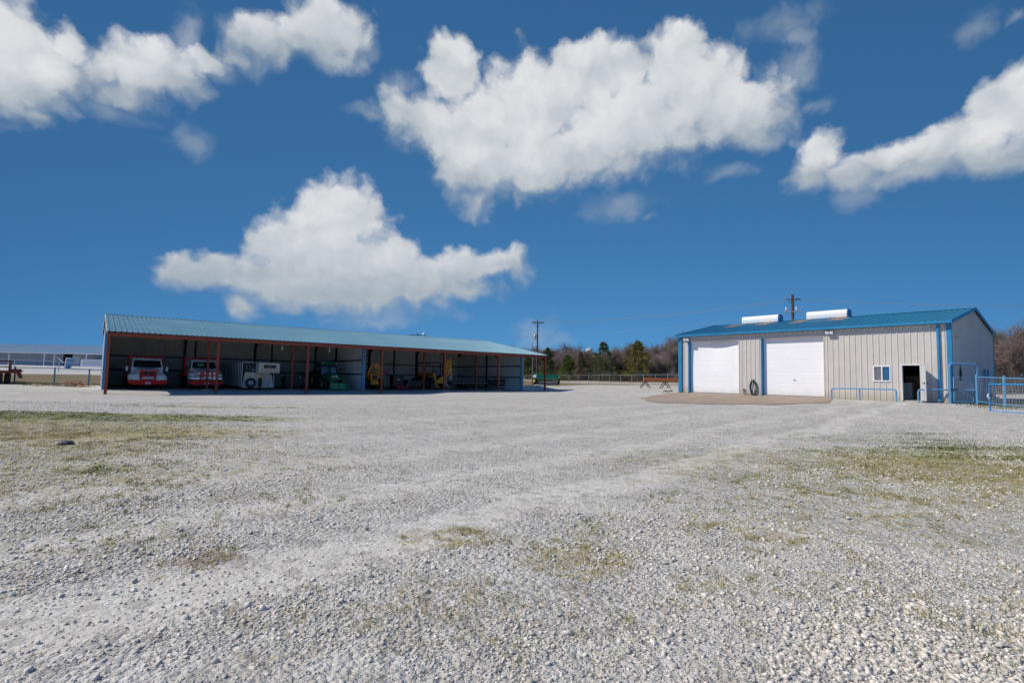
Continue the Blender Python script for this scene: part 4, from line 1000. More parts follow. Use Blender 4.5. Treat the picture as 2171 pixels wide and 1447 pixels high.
# cab: posts, roof, glass
m = MB(); cx0, cx1, cy0, cy1 = -.74, .74, 3.05, 4.5
for (a_, b_) in ((cx0, cy0), (cx1, cy0), (cx0, cy1), (cx1, cy1)): m.bar((a_, b_, 1.0), (a_ * .9, b_ + (.12 if b_ == cy0 else -.05), 2.38), .06, .06)
m.bar((0.03, cy0, 1.5), (0.03, cy0 + .1, 1.8), .03, .03); m.build('cab_frame', M['black'], t, smooth=False)
m = MB(); m.loft([[(-.76, 2.98, 2.38), (.76, 2.98, 2.38), (.76, 4.6, 2.38), (-.76, 4.6, 2.38)], [(-.78, 2.95, 2.46), (.78, 2.95, 2.46), (.78, 4.62, 2.46), (-.78, 4.62, 2.46)], [(-.62, 3.1, 2.56), (.62, 3.1, 2.56), (.62, 4.45, 2.56), (-.62, 4.45, 2.56)]]); m.build('cab_roof', G, t, smooth=False)
g1 = glass('cab glass', (.015, .06, .07))
m = MB(); m.loft([[(-.68, 3.06, 1.45), (.68, 3.06, 1.45), (.68, 3.075, 1.45), (-.68, 3.075, 1.45)], [(-.64, 3.16, 2.36), (.64, 3.16, 2.36), (.64, 3.175, 2.36), (-.64, 3.175, 2.36)]]); m.build('windscreen', g1, t, smooth=False)
for s_ in (-1, 1):
    m = MB(); m.loft([[(s_ * .735, 3.12, 1.1), (s_ * .735, 4.42, 1.1), (s_ * .725, 4.42, 1.1), (s_ * .725, 3.12, 1.1)], [(s_ * .67, 3.22, 2.36), (s_ * .67, 4.38, 2.36), (s_ * .66, 4.38, 2.36), (s_ * .66, 3.22, 2.36)]]); m.build('side_glass', g1, t, smooth=False)
    MB().box(s_ * .60 - .05, s_ * .60 + .05, 2.91, 2.95, 2.37, 2.46, .01).build('work_light', M['lens'], t, smooth=False)
    MB().box(s_ * .80 - .09, s_ * .80 + .09, 2.97, 3.03, 2.38, 2.45, .01).build('flasher', M['red_lens'], t, smooth=False)
    wheel_parts(t, s_ * .78, 2.15, .50, .34, M['ag_yellow'], s_, .52, 14)
    wheel_parts(t, s_ * .90, 4.3, .80, .48, M['ag_yellow'], s_, .52, 18)
    m = MB(); pr = [(math.cos(a_) * .93, math.sin(a_) * .93) for a_ in np.linspace(.35, 2.6, 12)]; pr2 = [(a_ * .94, b_ * .94) for a_, b_ in pr[::-1]]
    m.prism([(4.3 + a_, .80 + b_) for a_, b_ in pr + pr2], 'x', s_ * .68, s_ * 1.14); m.build('fender', M['black'], t)
    m = MB(); m.path([(s_ * .7, 3.1, 2.2), (s_ * .98, 3.0, 2.15), (s_ * 1.0, 3.0, 1.9)], .012, 5); m.box(s_ * 1.0 - .08, s_ * 1.0 + .08, 2.99, 3.02, 1.75, 2.05, .01); m.build('mirror', M['black'], t)
m = MB(); m.tube((-.3, 2.7, 1.45), (-.3, 2.7, 2.35), .035); m.build('exhaust_stack', M['black'], t)

# yellow loader tractor with the number board
p = shed_pt(20.25, 4.7, 0)
t = empty('wheel_loader', (p.x, p.y, .03), SHED_A, 'yellow loader with a raised number board and big dark wheels beside the blue post', 'loader')
Y_ = M['yellow']
m = MB(); m.loft([[(-.36, .0, .92), (-.38, .0, 1.46), (.38, .0, 1.46), (.36, .0, .92)], [(-.42, .5, .90), (-.44, .5, 1.54), (.44, .5, 1.54), (.42, .5, .90)], [(-.42, 2.0, .90), (-.44, 2.0, 1.60), (.44, 2.0, 1.60), (.42, 2.0, .90)]]); m.build('hood', Y_, t, smooth=False)
m = MB(); m.box(-.27, .27, -.03, -.003, .97, 1.38, .01); g_ = m.build('grille', M['dark_steel'], t, smooth=False)
m = MB(); m.box(-.36, .36, -.14, .3, .44, .86, .05); m.build('front_weight', Y_, t)
m = MB(); m.prism([(-.05, .66), (.05, .66), (.05, .60), (0, .54), (-.05, .60)], 'y', -.15, -.142); m.build('tow_mark', M['black'], t, smooth=False)
for s_ in (-1, 1):
    m = MB(); m.bar((s_ * .62, .25, 1.30), (s_ * .40, .12, 1.95), .12, .14); m.bar((s_ * .40, .12, 1.92), (s_ * .22, .1, 2.42), .11, .12); m.bar((s_ * .60, .3, 1.3), (s_ * .44, .2, 2.0), .06, .06); m.build('lift_arm', Y_, t, smooth=False)
    wheel_parts(t, s_ * .78, .55, .52, .36, M['steel'], s_, .62, 14)
    wheel_parts(t, s_ * .84, 2.3, .62, .42, M['steel'], s_, .6, 16)
m = MB(); m.box(-.45, .45, 1.6, 2.6, .5, 1.5); m.build('engine_block', M['black'], t, smooth=False)
m = MB(); m.bar((-.5, 1.9, 1.5), (-.5, 1.9, 2.36), .07, .07); m.bar((.5, 1.9, 1.5), (.5, 1.9, 2.36), .07, .07); m.bar((-.5, 1.9, 2.36), (.5, 1.9, 2.36), .07, .07); m.build('roll_bar', M['black'], t, smooth=False)
m = MB(); m.box(-.02, .42, .03, .06, 2.00, 2.44, .01); nb = m.build('number_board', Y_, t, smooth=False)
m = MB(); m.bar((-.05, .085, 2.38), (-.3, .085, 2.46), .05, .05); m.bar((-.25, .06, 1.62), (.25, .06, 1.62), .08, .06); m.build('cross_bar', Y_, t, smooth=False)
def lettering(txt, size, name, mt, parent, loc, rot, ext=.004):
    cu = bpy.data.curves.new(name, 'FONT'); cu.body = txt; cu.size = size; cu.extrude = ext; cu.align_x = 'CENTER'; cu.align_y = 'CENTER'; cu.resolution_u = 3
    tmp = bpy.data.objects.new('tmp', cu); col.objects.link(tmp)
    bpy.context.view_layer.update()
    me = bpy.data.meshes.new_from_object(tmp.evaluated_get(bpy.context.evaluated_depsgraph_get()))
    bpy.data.objects.remove(tmp); bpy.data.curves.remove(cu)
    o = bpy.data.objects.new(name, me); col.objects.link(o); me.name = name
    me.materials.clear(); me.materials.append(mt); o.parent = parent; o.location = loc; o.rotation_euler = rot
    return o
lettering('30', .30, 'number', M['dark_steel'], nb, (.20, .024, 2.20), (R(90), 0, 0))

# small red implement with a dark cabinet, more dark gear along that bay
p = shed_pt(22.9, 4.3, 0)
t = empty('red_implement', (p.x, p.y, .0), SHED_A, 'low dark red rounded drum implement with small steel arms on the shed floor', 'implement')
m = MB(); m.lathe([(.10, -.60), (.19, -.58), (.21, -.5), (.21, .5), (.19, .58), (.10, .60)], (0, .1, .25), (1, 0, 0), 16); m.build('drum', M['maroon'], t)
m = MB(); m.bar((-.6, .1, .36), (-.75, .6, .55), .06, .05); m.bar((.55, .1, .40), (.68, .0, .55), .06, .05); m.tube((.50, -.15, .20), (.56, -.16, .20), .05); m.build('arm', M['steel'], t)
p = shed_pt(22.95, 5.4, 0)
t = empty('dark_cabinet', (p.x, p.y, .0), SHED_A, 'black upright machine cabinet behind the dark red drum implement', 'cabinet')
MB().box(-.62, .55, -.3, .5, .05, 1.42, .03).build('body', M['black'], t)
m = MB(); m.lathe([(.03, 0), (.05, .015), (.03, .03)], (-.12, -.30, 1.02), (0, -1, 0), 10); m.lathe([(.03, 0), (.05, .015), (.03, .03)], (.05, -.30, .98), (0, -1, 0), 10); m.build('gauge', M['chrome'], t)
p = shed_pt(24.55, 5.0, 0)
t = empty('dark_implement', (p.x, p.y, .0), SHED_A, 'black low mounted implement between the red drum and the yellow backhoe', 'implement')
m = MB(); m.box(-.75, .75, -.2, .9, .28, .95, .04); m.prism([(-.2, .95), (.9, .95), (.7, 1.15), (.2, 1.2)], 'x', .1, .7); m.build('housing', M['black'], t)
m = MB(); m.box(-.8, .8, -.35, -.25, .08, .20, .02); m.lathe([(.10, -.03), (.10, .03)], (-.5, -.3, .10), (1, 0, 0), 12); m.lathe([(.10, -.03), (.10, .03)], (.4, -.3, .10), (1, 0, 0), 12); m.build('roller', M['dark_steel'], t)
p = shed_pt(21.75, 5.2, 0)
t = empty('post_auger', (p.x, p.y, .0), SHED_A, 'thin dark stand with a maroon motor head beside the yellow loader', 'auger')
m = MB(); m.tube((0, 0, 0), (0, 0, 1.95), .035); m.box(-.25, .25, -.2, .2, 0, .05); m.build('stand', M['black'], t)
m = MB(); m.box(-.38, .02, -.12, .12, 1.62, 1.86, .03); m.tube((.02, 0, 1.74), (.1, 0, 1.95), .04); m.build('motor', M['maroon'], t)
# dark mower at the back of bay three
p = shed_pt(13.6, 6.6, 0)
t = empty('dark_seeder', (p.x, p.y, .0), SHED_A, 'black unlit implement between the livestock trailer and the green tractor', 'implement')
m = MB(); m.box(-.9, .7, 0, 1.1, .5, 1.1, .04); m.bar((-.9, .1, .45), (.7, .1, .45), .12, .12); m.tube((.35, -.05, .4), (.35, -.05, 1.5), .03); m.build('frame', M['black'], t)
for s_ in (-1, 1): wheel_parts(t, s_ * .8, .6, .36, .2, M['dark_steel'], s_, .5)
m = MB(); m.lathe([(.02, 0), (.05, .03), (.05, .14), (.02, .18)], (.35, -.09, .92), (0, 0, 1), 10); m.build('lamp', M['white'], t)

# yellow backhoe seen from behind
p = shed_pt(27.6, 5.6, 0)
t = empty('backhoe', (p.x, p.y, .02), SHED_A, 'yellow backhoe with its digging arm folded upright behind a red post', 'backhoe')
m = MB(); m.box(-.55, .45, .5, 3.6, .55, 1.25, .04); m.build('chassis', M['dark_steel'], t)
m = MB(); m.prism([(.9, 1.2), (3.6, 1.1), (3.6, 1.7), (2.2, 1.75), (.9, 1.35)], 'x', -.42, .38); m.build('hood', Y_, t, smooth=False)
for s_ in (-1, 1):
    wheel_parts(t, s_ * .98 - .05, 1.0, .70, .46, M['ag_yellow'], s_, .5, 16)
    wheel_parts(t, s_ * .9 - .05, 3.3, .45, .3, M['ag_yellow'], s_, .5, 12)
m = MB()
for (a_, b_) in ((-1.15, .6), (.65, .6), (-1.15, 2.2), (.65, 2.2)): m.bar((a_, b_, 1.3), (a_, b_, 2.68), .07, .07)
m.build('canopy_post', M['black'], t, smooth=False)
m = MB(); m.box(-1.25, .75, .45, 2.35, 2.68, 2.80, .03); m.build('canopy', M['black'], t)
for x_ in (-.55, -.38, -.22, .0, .18, .33): MB().box(x_ - .05, x_ + .05, .39, .45, 2.55, 2.66, .01).build('work_light', M['lens'], t, smooth=False)
m = MB(); m.box(.05, .45, .95, 1.1, 1.25, 1.95, .05); m.box(.05, .45, .65, 1.1, 1.12, 1.25, .04); m.build('seat', M['gate_blue'], t)
m = MB(); m.prism([(.60, 1.32), (.92, 1.36), (1.18, 1.95), (1.12, 2.7), (.92, 3.05), (.78, 3.0), (.56, 2.2)], 'y', -.55, -.30); m.build('boom', Y_, t, smooth=False)
m = MB(); m.prism([(1.22, 1.2), (1.42, 1.3), (1.34, 2.2), (1.24, 2.9), (1.16, 3.3), (1.08, 3.3), (1.1, 2.6), (1.14, 1.9)], 'y', -.58, -.40); m.build('dipper', Y_, t, smooth=False)
m = MB(); m.bar((.88, -.62, 1.35), (.88, -.62, 2.3), .10, .10); m.tube((1.02, -.62, 2.2), (1.02, -.62, 3.2), .045); m.build('ram', M['tan'], t)
m = MB(); m.prism([(1.0, 1.05), (1.3, .95), (1.46, 1.3), (1.30, 1.45), (1.1, 1.40)], 'y', -.62, -.2); m.build('bucket', M['tan'], t, smooth=False)
m = MB(); m.box(-.2, .9, -.3, .5, .62, 1.0, .05); m.bar((.0, -.2, 1.0), (.75, -.4, 1.4), .25, .3); m.build('swing_frame', Y_, t, smooth=False)
for s_, x_ in ((-1, -.45), (1, .8)):
    m = MB(); m.bar((x_ - .06, -.1, 1.75), (x_ + .20, -.12, .55), .12, .14); m.bar((x_ + .16, -.12, .6), (x_ + .42, -.14, .24), .12, .12); m.bar((x_ - .15, -.05, 1.6), (x_ + .12, -.05, .9), .07, .07); m.box(x_ + .30, x_ + .60, -.3, .02, .20, .25); m.build('stabiliser', Y_ if s_ < 0 else M['steel'], t, smooth=False)

# black gooseneck flat trailer with reflective dashes, side on
p = shed_pt(29.6, 7.0, 0)
t = empty('gooseneck_trailer', (p.x, p.y, .02), SHED_A, 'long black gooseneck flat trailer with white reflective dashes and lettering', 'trailer')
m = MB(); m.prism([(1.0, .52), (6.0, .52), (6.0, .78), (1.3, .78), (.1, .48), (.1, .30)], 'y', 0, 2.4); m.build('deck', M['black'], t, smooth=False)
m = MB(); m.prism([(5.5, .42), (8.2, .42), (8.75, .62), (8.8, .95), (8.55, 1.12), (5.5, 1.12)], 'y', -.05, .1); sd = m.build('neck_side', M['black'], t, smooth=False)
m = MB(); m.box(5.5, 8.3, -.06, 2.3, 1.125, 1.18); m.build('neck_deck', M['steel'], t, smooth=False)
m = MB(); m.box(8.3, 8.6, .9, 1.5, .1, 1.1, .03); m.bar((5.7, .1, .1), (8.6, .1, .1), .2, .04); m.build('coupler', M['dark_steel'], t)
x_ = 1.45
while x_ < 5.4:
    MB().box(x_, x_ + .26, -.012, -.002, .66, .71).build('reflector', M['white'], t, smooth=False); x_ += .48
for k in range(3):
    a_ = .25 + k * .38; m = MB(); m.bar((a_, -.006, .50 + (a_ - .1) * .23), (a_ + .24, -.006, .50 + (a_ + .14) * .23), .01, .05); m.build('reflector', M['white'], t, smooth=False)
lettering('Big Tex', .30, 'lettering', M['white'], t, (7.35, -.056, .82), (R(90), 0, 0))
MB().box(6.7, 8.1, -.058, -.051, .585, .625).build('stripe', M['white'], t, smooth=False)
for y_ in (.35, 2.05):
    for xx in (3.0, 3.9):
        m = MB(); m.lathe([(.2, -.12), (.34, -.12), (.37, -.06), (.37, .06), (.34, .12), (.2, .12)], (xx, y_, .36), (0, 1, 0), 20, caps=False); w_ = m.build('wheel', M['rubber'], t)
        m = MB(); m.lathe([(.2, -.1), (.12, -.08), (.06, -.1), (.001, -.1)], (xx, y_, .36), (0, 1, 0), 14, caps=False); m.build('rim', M['dark_steel'], w_)

# ------------------------------------------------------------------ things fixed to or standing by the workshop
for x_, lab in ((.80, 'grey twin floodlight under the eave at the left corner of the workshop'), (10.76, 'grey twin floodlight on the wall right of the second roll door')):
    p = shop_pt(x_, -.03, 0)
    t = empty('wall_light', (p.x, p.y, SHOP_O.z + 3.98), SHOP_A, lab, 'light', 'floodlights on the workshop wall')
    m = MB(); m.box(-.10, .10, -.06, 0, -.06, .08, .01); m.tube((0, -.05, .02), (0, -.16, .04), .03); m.build('bracket', M['steel'], t)
    for s_ in (-1, 1):
        m = MB(); m.loft([[(s_ * .12 - .08, -.12, .12), (s_ * .12 + .08, -.12, .12), (s_ * .12 + .08, -.12, 0), (s_ * .12 - .08, -.12, 0)], [(s_ * .12 - .11, -.30, .10), (s_ * .12 + .11, -.30, .10), (s_ * .12 + .11, -.26, -.07), (s_ * .12 - .11, -.26, -.07)]]); m.build('lamp_head', M['steel'], t, smooth=False)
        m = MB(); m.loft([[(s_ * .12 - .09, -.305, .09), (s_ * .12 + .09, -.305, .09), (s_ * .12 + .09, -.266, -.06), (s_ * .12 - .09, -.266, -.06)], [(s_ * .12 - .09, -.309, .09), (s_ * .12 + .09, -.309, .09), (s_ * .12 + .09, -.27, -.06), (s_ * .12 - .09, -.27, -.06)]]); m.build('lens', M['lens'], t, smooth=False)
# coiled hose on the wall
p = shop_pt(5.87, -.05, 0)
t = empty('garden_hose', (p.x, p.y, SHOP_O.z), SHOP_A, 'dark green hose coiled on the wall between the two roll doors', 'hose')
m = MB(); pts = []
for k in range(0, 121):
    a_ = k / 20 * 2 * math.pi + 1.6; rr = .185 + .012 * (k // 20) + .012 * math.sin(k * 1.7)
    pts.append((rr * .95 * math.cos(a_), -.04 - .012 * (k // 20) + .01 * math.sin(k * .9), .50 + rr * 2.1 * math.sin(a_) * (1.0 if math.sin(a_) > 0 else 1.05)))
pts += [(.12, -.08, .06), (.0, -.10, .035), (-.3, -.11, .03), (-.62, -.06, .05)]
m.path(pts, .022, 6); m.build('coil', mat('dark green hose', (.02, .05, .035), .5), t)
m = MB(); m.box(-.06, .06, -.02, .02, .82, .90); m.bar((0, -.02, .86), (0, -.12, .88), .05, .02); m.bar((0, 0, .9), (0, -.0, 1.12), .015, .015); m.build('hanger', M['steel'], t)
p = shop_pt(5.17, -.05, 0)
t = empty('water_tap', (p.x, p.y, SHOP_O.z), SHOP_A, 'small grey wall tap low on the wall left of the coiled hose', 'tap')
m = MB(); m.tube((0, -.02, .0), (0, -.02, .34), .02); m.box(-.07, .07, -.05, .03, .28, .40, .015); m.build('pipe', M['steel'], t)
m = MB(); m.path(bend([(0, -.04, .34), (0, -.14, .34), (0, -.14, .24)], .05), .022, 8); m.lathe([(.05, 0), (.055, .01), (.05, .02)], (0, -.10, .40), (0, 0, 1), 10); m.build('spout', M['steel'], t)
# inside the open door
p = shop_pt(14.2, 2.7, .02)
t = empty('storage_cabinet', (p.x, p.y, SHOP_O.z + .02), SHOP_A, 'tan cabinet in the dark room behind the open workshop door', 'cabinet')
MB().box(-.35, .55, 0, .6, 0, 1.40, .02).build('body', M['tan'], t)
m = MB(); m.box(-.33, .09, -.015, 0, .05, 1.36); m.box(.11, .53, -.015, 0, .05, 1.36); m.build('door', M['wood'], t, smooth=False)
p = shop_pt(14.0, 2.1, .02)
t = empty('white_box', (p.x, p.y, SHOP_O.z + .02), SHOP_A, 'low white chest in the dark doorway of the workshop', 'chest')
MB().box(-.3, .3, 0, .45, 0, .85, .03).build('body', M['white'], t); MB().box(-.32, .32, -.02, .46, .86, .99, .02).build('lid', M['white'], t)

# ------------------------------------------------------------------ blue pipe rails, walk gate, fence and big gate
PB = M['pipe_blue']
p = shop_pt(11.03, -.85, 0)
t = empty('pipe_rail', (p.x, p.y, 0), SHOP_A, 'long low blue pipe rail before the workshop window', 'rail', 'blue pipe rails before the workshop')
g0 = shop_pt(12.5, -.85, 0); zg = gz(g0.x, g0.y)
m = MB(); m.path(bend([(0, 0, zg - .1), (0, 0, 1.11), (3.27, 0, 1.13), (3.27, 0, zg - .1)], .16), .042, 10); m.build('hoop', PB, t); MB().tube((1.48, 0, zg - .1), (1.48, 0, 1.08), .042).build('post', PB, t)
q = shop_pt(15.3, -.85, 0); e = Vector((24.50, 28.10, 0)); dvec = (e - Vector((q.x, q.y, 0)))
t = empty('pipe_rail', (q.x, q.y, 0), math.atan2(dvec.y, dvec.x), 'low blue pipe rail from the open steel door to the wire fence', 'rail', 'blue pipe rails before the workshop')
m = MB(); m.path(bend([(0, 0, gz(q.x, q.y) - .1), (0, 0, 1.15), (dvec.length - .06, 0, 1.19)], .16), .042, 10); m.build('hoop', PB, t)
# arch and walk gate
za = gz(23.9, 28.3)
t = empty('pipe_arch', (23.30, 28.36, za), 0.0, 'tall blue pipe arch at the end of the workshop', 'arch')
m = MB(); m.path(bend([(0, 0, -.1), (0, 0, 2.56 - za), (1.47, 0, 2.54 - za), (1.47, 0, -.1)], .22, 7), .05, 10); m.build('hoop', PB, t)
def wire_panel(m, L, z0, z1, nx, nz, r=.006, y=0):
    for i in range(1, nx): m.path([(L * i / nx, y, z0), (L * i / nx, y, z1)], r, 4, cap=False)
    for j in range(1, nz): m.path([(0, y, z0 + (z1 - z0) * j / nz), (L, y, z0 + (z1 - z0) * j / nz)], r, 4, cap=False)
wm = M['steel']
t = empty('walk_gate', (23.40, 28.24, za), 0.0, 'small blue walk gate with a wire grid under the pipe arch', 'gate')
m = MB(); m.path([(0, 0, .10), (1.02, 0, .10), (1.02, 0, 1.38), (0, 0, 1.38), (0, 0, .10)], .025, 8); m.build('frame', PB, t, ang=50)
m = MB(); wire_panel(m, 1.02, .10, 1.38, 10, 10); m.build('wire_mesh', wm, t)
MB().box(-.10, .22, -.05, .05, .72, .77).build('latch', M['black'], t)
fp = [(24.50, 28.10), (24.15, 26.15), (23.7, 24.5), (23.25, 22.8), (22.8, 21.1)]
t = empty('wire_fence', (fp[0][0], fp[0][1], 0), 0, 'blue pipe and wire mesh fence running right from the walk gate', 'fence')
o = Vector((fp[0][0], fp[0][1], 0))
for i, (a_, b_) in enumerate(fp):
    z = gz(a_, b_); m = MB(); m.tube((a_ - o.x, b_ - o.y, z - .2), (a_ - o.x, b_ - o.y, z + 1.50), .06, .06, 12); m.lathe([(.06, 0), (.055, .03), (.02, .055)], (a_ - o.x, b_ - o.y, z + 1.5), (0, 0, 1), 12); m.build('post', PB, t)
    if i < len(fp) - 1:
        c_, d_ = fp[i + 1]; z2 = gz(c_, d_)
        m = MB(); m.tube((a_ - o.x, b_ - o.y, z + 1.43), (c_ - o.x, d_ - o.y, z2 + 1.43), .03); m.build('rail', PB, t); m = MB(); m.tube((a_ - o.x, b_ - o.y, z + .14), (c_ - o.x, d_ - o.y, z2 + .14), .03); m.build('rail', PB, t)
        m = MB(); n_ = 14
        for k in range(1, n_):
            f = k / n_; xx, yy, zz = a_ + (c_ - a_) * f - o.x, b_ + (d_ - b_) * f - o.y, z + (z2 - z) * f; m.path([(xx, yy, zz + .14), (xx, yy, zz + 1.43)], .005, 4, cap=False)
        for k in range(1, 11):
            h_ = .14 + 1.29 * k / 11; m.path([(a_ - o.x, b_ - o.y, z + h_), (c_ - o.x, d_ - o.y, z2 + h_)], .005, 4, cap=False)
        m.build('wire_mesh', wm, t)
g1, g2 = Vector((19.70, 22.0, 0)), Vector((20.6, 17.6, 0)); dv = g2 - g1
t = empty('farm_gate', (g1.x, g1.y, .36), math.atan2(dv.y, dv.x), 'bright blue tubular farm gate standing open nearest the camera at right', 'gate')
Lg = dv.length; m = MB(); m.path([(0, 0, .0), (Lg, 0, .0), (Lg, 0, 1.12), (0, 0, 1.12), (0, 0, .0)], .034, 10); m.build('frame', M['gate_blue'], t, ang=50)
m = MB(); m.path([(Lg * .5, 0, 0), (Lg * .5, 0, 1.12)], .028, 8); m.build('brace', M['gate_blue'], t)
m = MB(); wire_panel(m, Lg, 0, 1.12, 38, 10, .0045); m.build('wire_mesh', wm, t)
m = MB(); m.path([(-.05, 0, .72), (-.07, -.02, .6), (-.04, 0, .48), (-.06, .01, .62), (-.05, 0, .72)], .025, 6); m.build('chain', M['white'], t)
m = MB(); m.path(bend([(0, 0, .66), (.12, 0, .74), (.05, 0, .60), (.28, 0, .56), (.36, 0, .62)], .05), .016, 6); m.build('rope', M['black'], t)
t = empty('pipe_post', (29.4, 33.0, 0), 0, 'pair of tall blue pipe posts at the far corner of the workshop', 'post')
for x_ in (-.1, .1): MB().tube((x_, 0, .3), (x_, 0, 2.45), .05).build('pipe', PB, t)

# ------------------------------------------------------------------ far side of the yard
# chain link fence
FA, FB = Vector((8.58, 95.0)), Vector((24.0, 82.0)); fd = (FB - FA).normalized(); n0, n1 = -7, 16
t = empty('chain_link_fence', (FA.x, FA.y, 0), 0, 'grey pipe and wire fence along the far edge of the yard before the trees', 'fence')
pp = []
for k in range(n0, n1):
    q = FA + fd * 2.02 * k; z = gz(q.x, q.y); pp.append(Vector((q.x - FA.x, q.y - FA.y, z)))
    MB().tube((q.x - FA.x, q.y - FA.y, z - .1), (q.x - FA.x, q.y - FA.y, z + 1.66), .04, n=6).build('post', M['wire'], t)
m = MB(); m.path([q + Vector((0, 0, 1.64)) for q in pp], .028, 6); m.build('top_rail', M['wire'], t)
m = MB()
for h_ in (.15, .45, .75, 1.05, 1.35): m.path([q + Vector((0, 0, h_)) for q in pp], .006, 3)
for i in range(len(pp) - 1):
    for k in range(1, 5): a_ = pp[i].lerp(pp[i + 1], k / 5); m.path([a_ + Vector((0, 0, .1)), a_ + Vector((0, 0, 1.62))], .005, 3)
m.build('wire_mesh', M['wire'], t)
# grain drill
z = gz(4.2, 66)
t = empty('grain_drill', (4.3, 66, z), .48, 'green grain drill with yellow wheels parked beyond the shed end', 'grain drill')
m = MB(); m.loft([[(x_, -.32, .62), (x_, -.38, 1.0), (x_, -.30, 1.22), (x_, .30, 1.22), (x_, .36, 1.0), (x_, .2, .62)] for x_ in (-1.5, 1.6)]); m.build('hopper', M['ag_green'], t)
m = MB(); m.box(-1.5, 1.5, -.36, .34, 1.225, 1.29, .02); m.build('lid', M['ag_green'], t)
MB().box(-1.5, 1.5, -.1, .1, .42, .60).build('frame', M['dark_steel'], t)
for k in range(13):
    x_ = -1.3 + k * 2.6 / 12; m = MB(); m.lathe([(.02, -.012), (.19, -.012), (.19, .012), (.02, .012)], (x_, -.30, .19), (1, .12, 0), 12); m.bar((x_, -.28, .2), (x_, -.05, .62), .03, .05); m.build('disc', M['steel'], t)
m = MB(); m.bar((.4, -.4, .78), (1.4, -.42, .48), .10, .06); m.bar((.7, -.4, .45), (1.5, -.46, .62), .10, .05); m.build('linkage', M['tan'], t)
for s_ in (-1, 1): wheel_parts(t, s_ * 1.66, .0, .47, .22, M['ag_yellow'], s_, .62)
m = MB(); m.box(-1.66, -1.50, -.3, .35, .66, 1.16, .03); m.build('end_plate', M['wall_white'], t)
# rusty pipes on stands
z = gz(14.2, 50)
t = empty('pipe_stack', (14.4, 50.0, z), -.05, 'bundle of rust orange pipes lying on steel trestles left of the workshop', 'pipes')
for k, (y_, h_) in enumerate(((-.26, .70), (-.09, .70), (.08, .70), (.25, .70), (-.17, .845), (.0, .845), (.17, .845))): m = MB(); m.tube((-2.0 + .06 * ((k * 3) % 4), y_, h_), (4.6, y_, h_), .083, n=10); m.build('pipe', M['rust'], t)
k_ = 0
for x_ in (-1.85, .0, 1.9):
    t2 = empty('trestle', (14.4 + x_ * math.cos(-.05), 50.0 + x_ * math.sin(-.05), z), -.05, ('left steel trestle', 'middle steel trestle', 'right steel trestle')[k_] + ' holding up the rusty pipe bundle', 'trestle', 'trestles under the rusty pipes'); k_ += 1
    for s_ in (-1, 1):
        m = MB(); m.bar((0, s_ * .42, .595), (-.42, s_ * .42, -.02), .06, .06); m.bar((0, s_ * .42, .595), (.42, s_ * .42, -.02), .06, .06); m.build('leg', M['dark_steel'], t2, smooth=False)
    MB().box(-.05, .05, -.5, .5, .56, .612).build('cross_bar', M['dark_steel'], t2, smooth=False)
    MB().box(-.46, -.36, -.5, .5, -.03, .02).build('foot', M['dark_steel'], t2, smooth=False)
q = shop_pt(-.45, -.5); z = gz(q.x, q.y)
t = empty('scrap_heap', (q.x - .15, q.y + .35, gz(q.x - .15, q.y + .35)), .3, 'few dark steel offcuts lying at the left corner of the workshop', 'scrap')
for k in range(5): m = MB(); a_ = rng.random() * 3; x_, y_ = rng.uniform(-.4, .4), rng.uniform(-.3, .3); m.bar((x_ - .25 * math.cos(a_), y_ - .25 * math.sin(a_), .03 + .03 * k), (x_ + .25 * math.cos(a_), y_ + .25 * math.sin(a_), .06 + .03 * k), .08, .05); m.build('offcut', M['black'], t, smooth=False)

# ------------------------------------------------------------------ poles and wires
def pole(x, y, H, lab, arms, rz=0.0, can=None, r=.15):
    z = gz(x, y); t = empty('utility_pole', (x, y, z), rz, lab, 'utility pole', 'wooden utility poles')
    MB().tube((0, 0, -.3), (0, 0, H), r, r * .68, 10).build('shaft', M['pole_wood'], t)
    for (h_, w_, mt_, br) in arms:
        m = MB(); m.box(-w_, w_, -.20, -.10, h_ - .07, h_ + .07)
        if br: m.bar((-w_ * .6, -.14, h_ - .05), (0, -.12, h_ - .9), .05, .05); m.bar((w_ * .6, -.14, h_ - .05), (0, -.12, h_ - .9), .05, .05)
        a_ = m.build('crossarm', mt_, t, smooth=False)
        for xx in (-w_ * .9, -w_ * .4, w_ * .4, w_ * .9): m = MB(); m.lathe([(.03, 0), (.06, .04), (.035, .08), (.06, .12), (.02, .18)], (xx, -.15, h_ + .07), (0, 0, 1), 8); m.build('insulator', M['steel'], a_)
    if can: m = MB(); m.lathe([(.16, 0), (.22, .05), (.22, .75), (.17, .82), (.05, .86)], (can[0], -.05, can[1]), (0, 0, 1), 12); m.build('transformer', M['steel'], t)
    return t
pA = pole(4.30, 90, 10.9, 'tall thin utility pole rising behind the right end of the shed', [(10.45, 1.0, M['pole_wood'], True)], .1, (-.42, 7.6), .16)
MB().tube((-.75, .3, -.2), (-.75, .3, 7.2), .05).build('conduit', M['steel'], pA)
pB = pole(39.7, 75, 13.2, 'utility pole with two crossarms rising behind the workshop roof', [(12.5, 1.0, M['pole_wood'], True), (10.7, 1.15, M['steel'], False)], -.35, None, .24)
for x_, h_, c_ in ((-.85, .0, 'white'), (.45, .0, 'white'), (1.1, .0, 'pipe_blue')): m = MB(); m.lathe([(.05, 0), (.09, .05), (.09, .4), (.04, .48)], (x_, -.15, 10.9), (0, 0, 1), 8); m.build('fuse_cutout', M[c_], pB)
pC = pole(-24.86, 140, 11.7, 'far utility pole whose top shows above the shed ridge', [(11.2, 2.1, M['pole_wood'], True)], .05, None, .17)
